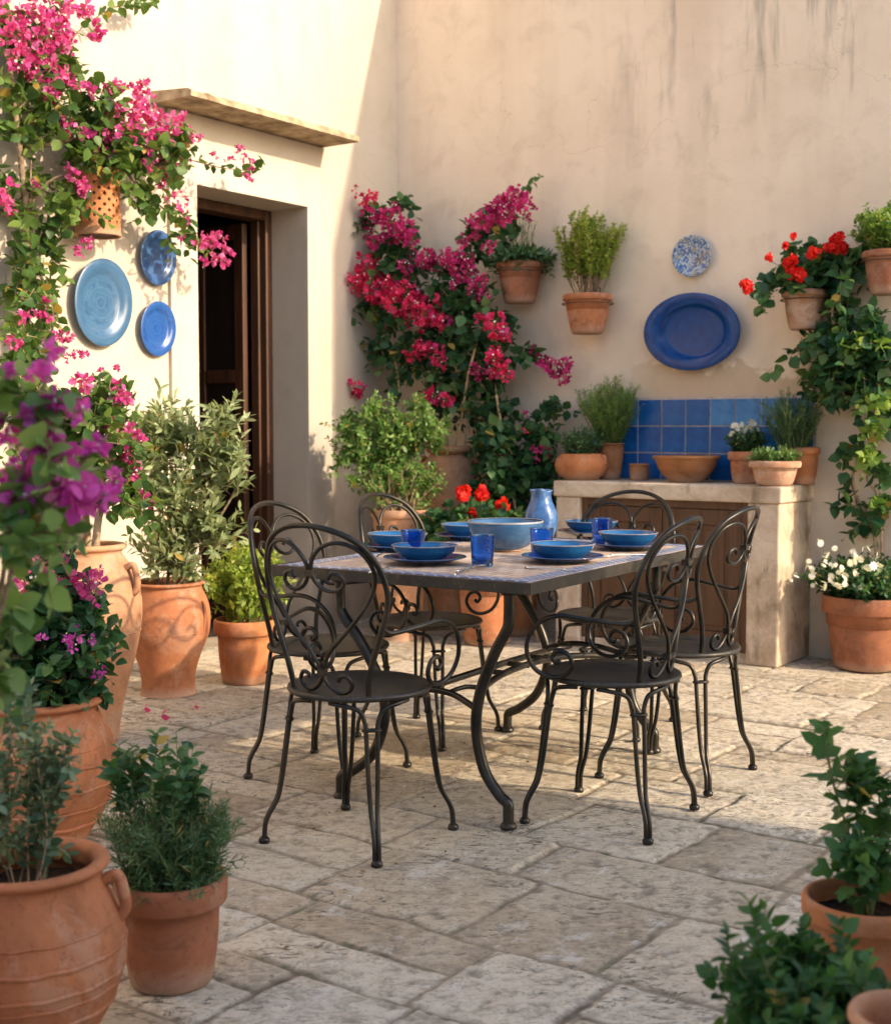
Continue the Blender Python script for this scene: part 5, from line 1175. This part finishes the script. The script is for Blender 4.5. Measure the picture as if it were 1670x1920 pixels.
# ================================================================== POTS HUNG ON THE BACK WALL
def hung(name, x, ytop, ybot, w, matn, label, tilt=.0, h_=None):
    c = on_back(x, (ytop+ybot)/2, .0); Y = c[1]-.12
    Rt = w/2*Y/F*1.0; H = (ybot-ytop)*Y/F*.93; c = on_back(x, ybot-4, Rt+.005)
    t = potted(name, c, label, prof=potprof(H, Rt, Rt*.63, .18, .010, .010), matn=matn, soil=(Rt*.88, H*.9), group='potted plants hung on the back wall')
    mb = MB(); n = 40; ring = []
    zz = H*.76; R_ = Rt+.003
    back = np.array(UU)[:2]
    ring = [(R_*math.cos(2*PI*k/n), R_*math.sin(2*PI*k/n), zz) for k in range(n+1)]
    mb.tube(ring, .0034, 6, caps=False); mb.tube([(UU[0]*(Rt+.006), UU[1]*(Rt+.006), zz-.05), (UU[0]*(Rt+.006), UU[1]*(Rt+.006), H+.045), (UU[0]*(Rt-.012), UU[1]*(Rt-.012), H+.052)], .0045, 6); mb.tube([(UU[0]*R_, UU[1]*R_, zz), (UU[0]*(Rt+.03), UU[1]*(Rt+.03), zz+.03)], .003, 6)
    mb.build('hanging_ring', M['rust'], t)
    return t, np.array(c), H, Rt
t, c, H, Rt = hung('hanging_pot_plant', 974, 492, 572, 88, 'terra_red', 'leftmost wall pot, with spiky dark green leaves and thin upright spikes')
pl = Plant(t); s0 = c+[0, 0, H*.9]
C = bush_twigs(pl, s0, Rt*.7, 70, .17, .20, .5, .35, .0018, .06, (0, 0, 0), .3); pl.leaves(C, 8, .062, 'olive', .2, 45, .3, .6)
C = bush_twigs(pl, s0, Rt*.6, 26, .36, .10, .4, .02, .0015, .04, (0, 0, 0), .5); pl.leaves(C, 18, .026, 'needle', .3, 30); 
C = bush_twigs(pl, s0, Rt*.7, 16, .06, .24, .5, .7, .0018, .06, (.05, 0, 0), .3); pl.leaves(C, 9, .045, 'olive', .2, 50); pl.flush(M['lf_rose'], M['stem'])
t, c, H, Rt = hung('hanging_pot_plant', 1101, 552, 630, 92, 'terra', 'wall pot with tall upright lime green herb on woody stems, left of the blue platter')
pl = Plant(t); s0 = c+[0, 0, H*.9]
C = bush_twigs(pl, s0, Rt*.5, 44, .47, .19, .4, -.05, .0028, .06, (0, 0, 0), .5); pl.leaves(C, 62, .026, 'small', .32, 62, .3, .4); C2 = side_twigs(pl, C, 4, .09, .3, 1.8, .0, spread=.6); pl.leaves(C2, 22, .021, 'small', .1, 60); pl.flush(M['lf_lime'], M['bark'])
t, c, H, Rt = hung('hanging_pot_plant', 1507, 544, 622, 84, 'terra_white', 'stained wall pot of red geraniums to the right of the blue platter')
pl = Plant(t); s0 = c+[0, 0, H*.9]; yp = c[1]-.02; Q = lambda x, y, o=0: at(x, y, yp+o)
blobs = [(1510, 520, 60, 34, 0, 26), (1560, 500, 36, 30, 0, 16), (1480, 520, 26, 24, 0, 9), (1450, 525, 22, 14, 0, 5), (1485, 470, 12, 12, 0, 3), (1430, 548, 14, 8, 0, 3), (1525, 480, 20, 14, 0, 4)]
fn = lambda x, y, off: at(x, y, yp+off)
C = blob_twigs(pl, blobs, fn, .11, 1.6, .2, np.array([0, -1., 0]), .2, .12); pl.leaves(C, 5, .055, 'round', .25, 60, .45, .8)
gf = [(1399, 536, 14), (1440, 483, 9), (1472, 460, 8), (1487, 443, 8), (1480, 490, 15), (1488, 512, 16), (1500, 518, 12), (1523, 473, 14), (1548, 463, 9), (1568, 448, 16), (1575, 462, 16), (1562, 465, 14)]
for x, y, r in gf: pl.stem([s0+[0, 0, .01], Q(x*.6+1507*.4, y*.55+530*.45), Q(x, y+r*.4)], .0018, .0013, 4)
for x, y in ((1420, 552), (1440, 545), (1455, 520)): pl.leaves(spline([Q(x-15, y), Q(x+15, y)], 4)[None], 5, .03, 'round', 0, 60)
pl.flush(M['lf_dark'], M['stem'])
flowers(pl, [(Q(x, y, -.14), px2r(r, 6.4)*.95) for x, y, r in gf], 'fl_red', 'petals', .04, 36, .019, 'flower_head', 3, 7)
t, c, H, Rt = hung('hanging_pot_plant', 1662, 470, 556, 92, 'terra_red', 'wall pot with pale green bushy herb, cut off by the right edge')
pl = Plant(t); s0 = c+[0, 0, H*.9]
C = bush_twigs(pl, s0, Rt*.6, 70, .24, .20, .4, .0, .0022, .06, (0, 0, 0), .4); pl.leaves(C, 16, .030, 'ovate', .15, 55); C2 = side_twigs(pl, C, 3, .06, .3, .8, .0); pl.leaves(C2, 8, .026, 'ovate', .1, 55); pl.flush(M['lf_bright'], M['stem'])

# ================================================================== THINGS ON THE COUNTER
def on_ct(x, q): # counter position from the picture column x at depth q
    r = ray(x, 880); o = np.array([0, 0, CAMH]); t_ = (q - (o-CORNER) @ UU)/(r @ UU); p = o+r*t_; return np.array([p[0], p[1], ch+.001])
gc = 'pots standing on the counter'
c = on_ct(1089, -.30); Y = c[1]; R = 49*Y/F
t = potted('potted_herb', c, 'low round orange pot with knob ears and grey green herb, leftmost on the counter', prof=sprof([(0, 0), (.55, 0), (.62, .02), (.86, .22), (1.0, .52), (.95, .78), (.80, .95), (.78, 1.0), (.74, 1.0), (.72, .94), (.8, .8), (0, .78)], .145, R, 4), matn='terra_orange', soil=(R*.74, .13), group=gc, handles=[(R*.86, .118, R*.9, .085, .016, math.radians(-30), .012)])
pl = Plant(t); s0 = c+[0, 0, .125]; C = bush_twigs(pl, s0, R*.5, 90, .20, .135, .5, .1, .0014, .06, (0, 0, 0), .3); pl.leaves(C, 15, .024, 'small', .1, 52); pl.flush(M['lf_rose'], M['stem'])
c = on_ct(1143, -.13); Y = c[1]; s_ = Y/F
t = potted('potted_rosemary', c, 'tall slim terracotta pot with upright rosemary, behind the low round pot on the counter', prof=potprof(68*s_, 27*s_, 19*s_, .06, .008, .004), matn='terra_brown', soil=(23*s_, 64*s_), group=gc)
pl = Plant(t); s0 = c+[0, 0, 62*s_]; C = bush_twigs(pl, s0, .05, 105, .37, .185, .35, .0, .0022, .05, (-.01, 0, 0), .40); pl.leaves(C, 62, .031, 'needle', .04, 45, .3, .3); C2 = side_twigs(pl, C, 2, .09, .2, 1.5, .0); pl.leaves(C2, 28, .028, 'needle', .04, 45); pl.flush(M['lf_oregano'], M['stem'])
c = on_ct(1198, -.16); s_ = c[1]/F
mb = MB(); mb.lathe([(a*19*s_/1.0, b_*31*s_) for a, b_ in [(0, 0), (.82, 0), (.90, .08), (.98, .5), (.97, .8), (.94, .86), (1.03, .9), (1.04, .97), (1.0, 1), (.9, .97), (.86, .5), (.7, .12), (0, .1)]], 40, warp=.01)
o = mb.build('clay_cup', M['terra_brown']); o.location = tuple(c); tag(o, 'small empty brown clay cup on the counter between pot and wide bowl', 'cup')
c = on_ct(1286, -.24); s_ = c[1]/F
mb = MB(); mb.lathe([(a*63*s_, b_*50*s_) for a, b_ in [(0, 0), (.48, 0), (.50, .03), (.66, .22), (.84, .52), (.93, .84), (.95, .88), (1.0, .92), (1.01, .97), (.98, 1.0), (.92, .97), (.86, .72), (.7, .38), (.48, .16), (0, .12)]], 64, warp=.008)
o = mb.build('clay_bowl', M['terra_brown']); o.location = tuple(c); tag(o, 'wide empty brown clay bowl in the middle of the counter', 'bowl')
c = on_ct(1399, -.20); s_ = c[1]/F
t = potted('potted_daisies', c, 'terracotta pot of tiny white daisies on the counter', prof=potprof(60*s_, 35*s_, 24*s_, .28, .008, .008), matn='terra', soil=(30*s_, 54*s_), group=gc)
pl = Plant(t); s0 = c+[0, 0, 52*s_]; C = bush_twigs(pl, s0, .06, 90, .19, .11, .4, .1, .0014, .06, (0, 0, 0), .35); pl.leaves(C, 12, .026, 'small', .1, 55); pl.flush(M['lf_dark'], M['stem'])
flowers(pl, [(at(x, y+6, c[1]-.05), .010*random.uniform(.8, 1.3)) for x, y in [(1376, 794), (1384, 800), (1390, 790), (1395, 798), (1402, 784), (1409, 783), (1405, 794), (1410, 800), (1421, 800), (1370, 806), (1369, 811), (1394, 816), (1388, 808), (1415, 790), (1380, 790), (1385, 812)]], 'fl_white', 'daisy', .010, 2, .012, 'flower_head', 3, 9)
c = on_ct(1505, -.13); s_ = c[1]/F
t = potted('potted_rosemary', c, 'terracotta pot with rosemary at the right end of the counter', prof=potprof(70*s_, 31*s_, 21*s_, .2, .008, .006), matn='terra_orange', soil=(26*s_, 64*s_), group=gc)
pl = Plant(t); s0 = c+[0, 0, 62*s_]; C = bush_twigs(pl, s0-[.05, 0, 0], .08, 80, .28, .17, .35, .0, .002, .05, (-.02, 0, 0), .5); pl.leaves(C, 56, .026, 'needle', .04, 42, .3, .3); C2 = side_twigs(pl, C, 2, .07, .2, 1.5, .0); pl.leaves(C2, 24, .024, 'needle', .04, 45); pl.flush(M['lf_rose'], M['stem'])
c = on_ct(1452, -.37); s_ = c[1]/F
t = potted('potted_herb', c, 'low wide limed clay bowl with fresh green herb, in front of the counter rosemary', prof=potprof(47*s_, 48*s_, 31*s_, .30, .009, .008), matn='terra_white', soil=(42*s_, 42*s_), group=gc)
pl = Plant(t); s0 = c+[0, 0, 40*s_]; C = bush_twigs(pl, s0, .09, 100, .12, .145, .5, .2, .0013, .06, (0, 0, 0), .25); pl.leaves(C, 12, .022, 'small', .1, 55); pl.flush(M['lf_herb'], M['stem'])

# ================================================================== PIERCED CLAY WALL LAMPS
def lamp(pt, R, H, out, label, seed):
    r = random.Random(seed); mb = MB(); nc, nr = 28, 12; th = .007
    def P_(a, z, rr): return (rr*math.cos(a), rr*math.sin(a), z)
    for rr, flip in ((R, 1), (R-th, -1)):
        vs = []; fs = []
        for j_ in range(nr):
            for i in range(nc):
                a0, a1 = 2*PI*i/nc, 2*PI*(i+1)/nc; z0, z1 = H*j_/nr, H*(j_+1)/nr; n = len(vs)
                hole = 2 <= j_ <= nr-2 and (i+j_) % 2 == 0
                bpts = [(a0, z0), ((a0+a1)/2, z0), (a1, z0), (a1, (z0+z1)/2), (a1, z1), ((a0+a1)/2, z1), (a0, z1), (a0, (z0+z1)/2)]
                if hole:
                    ca, cz = (a0+a1)/2, (z0+z1)/2; ha = .36*(a1-a0); hz = .36*(z1-z0); ang = [225, 270, 315, 0, 45, 90, 135, 180]
                    ip = [(ca+ha*math.cos(math.radians(g_)), cz+hz*math.sin(math.radians(g_))) for g_ in ang]
                    vs += [P_(a, z, rr) for a, z in bpts+ip]; fs += [(n+k, n+(k+1) % 8, n+8+(k+1) % 8, n+8+k) for k in range(8)]
                    if rr == R:
                        vs += [P_(a, z, R-th) for a, z in ip]; fs += [(n+8+k, n+8+(k+1) % 8, n+16+(k+1) % 8, n+16+k) for k in range(8)]
                else: vs += [P_(a, z, rr) for a, z in bpts]; fs.append(tuple(n+k for k in range(8)))
        mb.add(vs, fs, False)
    for z in (0, H): mb.lathe([(R-th-.001, z), (R+.004, z), (R+.004, z+.012), (R-th-.001, z+.012)], nc)
    t = thing('clay_wall_lamp', pt, 0, label, 'lamp'); mb.build('lamp_shade', M['terra_orange'], t)
    mb = MB(); mb.lathe([(0, .01), (R-th-.002, .01), (R-th-.002, .016), (0, .016)], 24); mb.tube([(-out[0]*(R-.02), -out[1]*(R-.02), H*.6), (-out[0]*(R+.03), -out[1]*(R+.03), H*.6)], .006, 8)
    mb.build('bracket', M['rust'], t)
lamp(on_left(184, 443, .13), .105, .30, VV, 'pierced terracotta wall lamp under the pink bougainvillea by the doorway', 1)
lamp(on_back(690, 492, .16), .058, .17, -UU, 'small pierced terracotta wall lamp half hidden by the crimson bougainvillea', 2)

# ================================================================== LITTER
for k, (x, y, lab) in enumerate([(270, 1336, 'pink fallen flower nearest the left jars on the paving'), (302, 1350, 'largest pink fallen flower on the paving, the middle one'), (364, 1331, 'smallest pink fallen flower on the paving, the one at right')]):
    p = fz(x, y); V, Fq, rn = scatter('bract', np.zeros((1, 3)), np.array([[.8, .2, .25]]), np.array([[0, .3, 1.0]]), np.array([.034, .042, .024])[k:k+1], np.array([.5]))
    o = fast_mesh('fallen_flower', V, Fq, rn, M['fl_magenta'], None); o.location = (p[0], p[1], .012); tag(o, lab, 'flower', 'fallen bougainvillea flowers')
n = 900; pq = np.stack([rng.uniform(.1, 3.2, n), -rng.uniform(.3, 6.5, n)], 1); pq[:200, 0] = rng.uniform(.15, 1.4, 200); pq[:200, 1] = -rng.uniform(1.5, 4.5, 200)
W_ = CORNER + VV*pq[:, :1] + UU*pq[:, 1:]; W_[:, 2] = .006; d = rng.normal(size=(n, 3)); d[:, 2] *= .12; nn = rng.normal(0, .25, (n, 3)); nn[:, 2] = 1
V, Fq, rn = scatter('small', W_, d, nn, rng.uniform(.006, .019, n), rng.uniform(0, 1, n)); o = fast_mesh('leaf_litter', V, Fq, rn, M['dry'], None); tag(o, kind='stuff')

# ================================================================== LIGHT
sd_ = bpy.data.lights.new('sun', 'SUN'); sd_.energy = 2.5; sd_.angle = math.radians(1.0); sd_.color = (1.0, .80, .57)
so = bpy.data.objects.new('sun', sd_); COL.objects.link(so); so.rotation_euler = Vector(HD).to_track_quat('-Z', 'Y').to_euler(); so.location = (6, 0, 6)
w = bpy.data.worlds.new('World'); sc.world = w; w.use_nodes = True; nt = w.node_tree; bg = nt.nodes['Background']
sky = nt.nodes.new('ShaderNodeTexSky'); sky.sky_type = 'NISHITA'; sky.sun_disc = False; sky.sun_elevation = EL; sky.sun_rotation = math.atan2(-HD[0], -HD[1]); sky.dust_density = 2.4; sky.ozone_density = .8; sky.air_density = 1.0
nt.links.new(sky.outputs[0], bg.inputs[0]); bg.inputs[1].default_value = .15
vs_ = sc.view_settings; vs_.view_transform = 'Standard'; vs_.look = 'None'; vs_.gamma = 1; vs_.exposure = 1.24
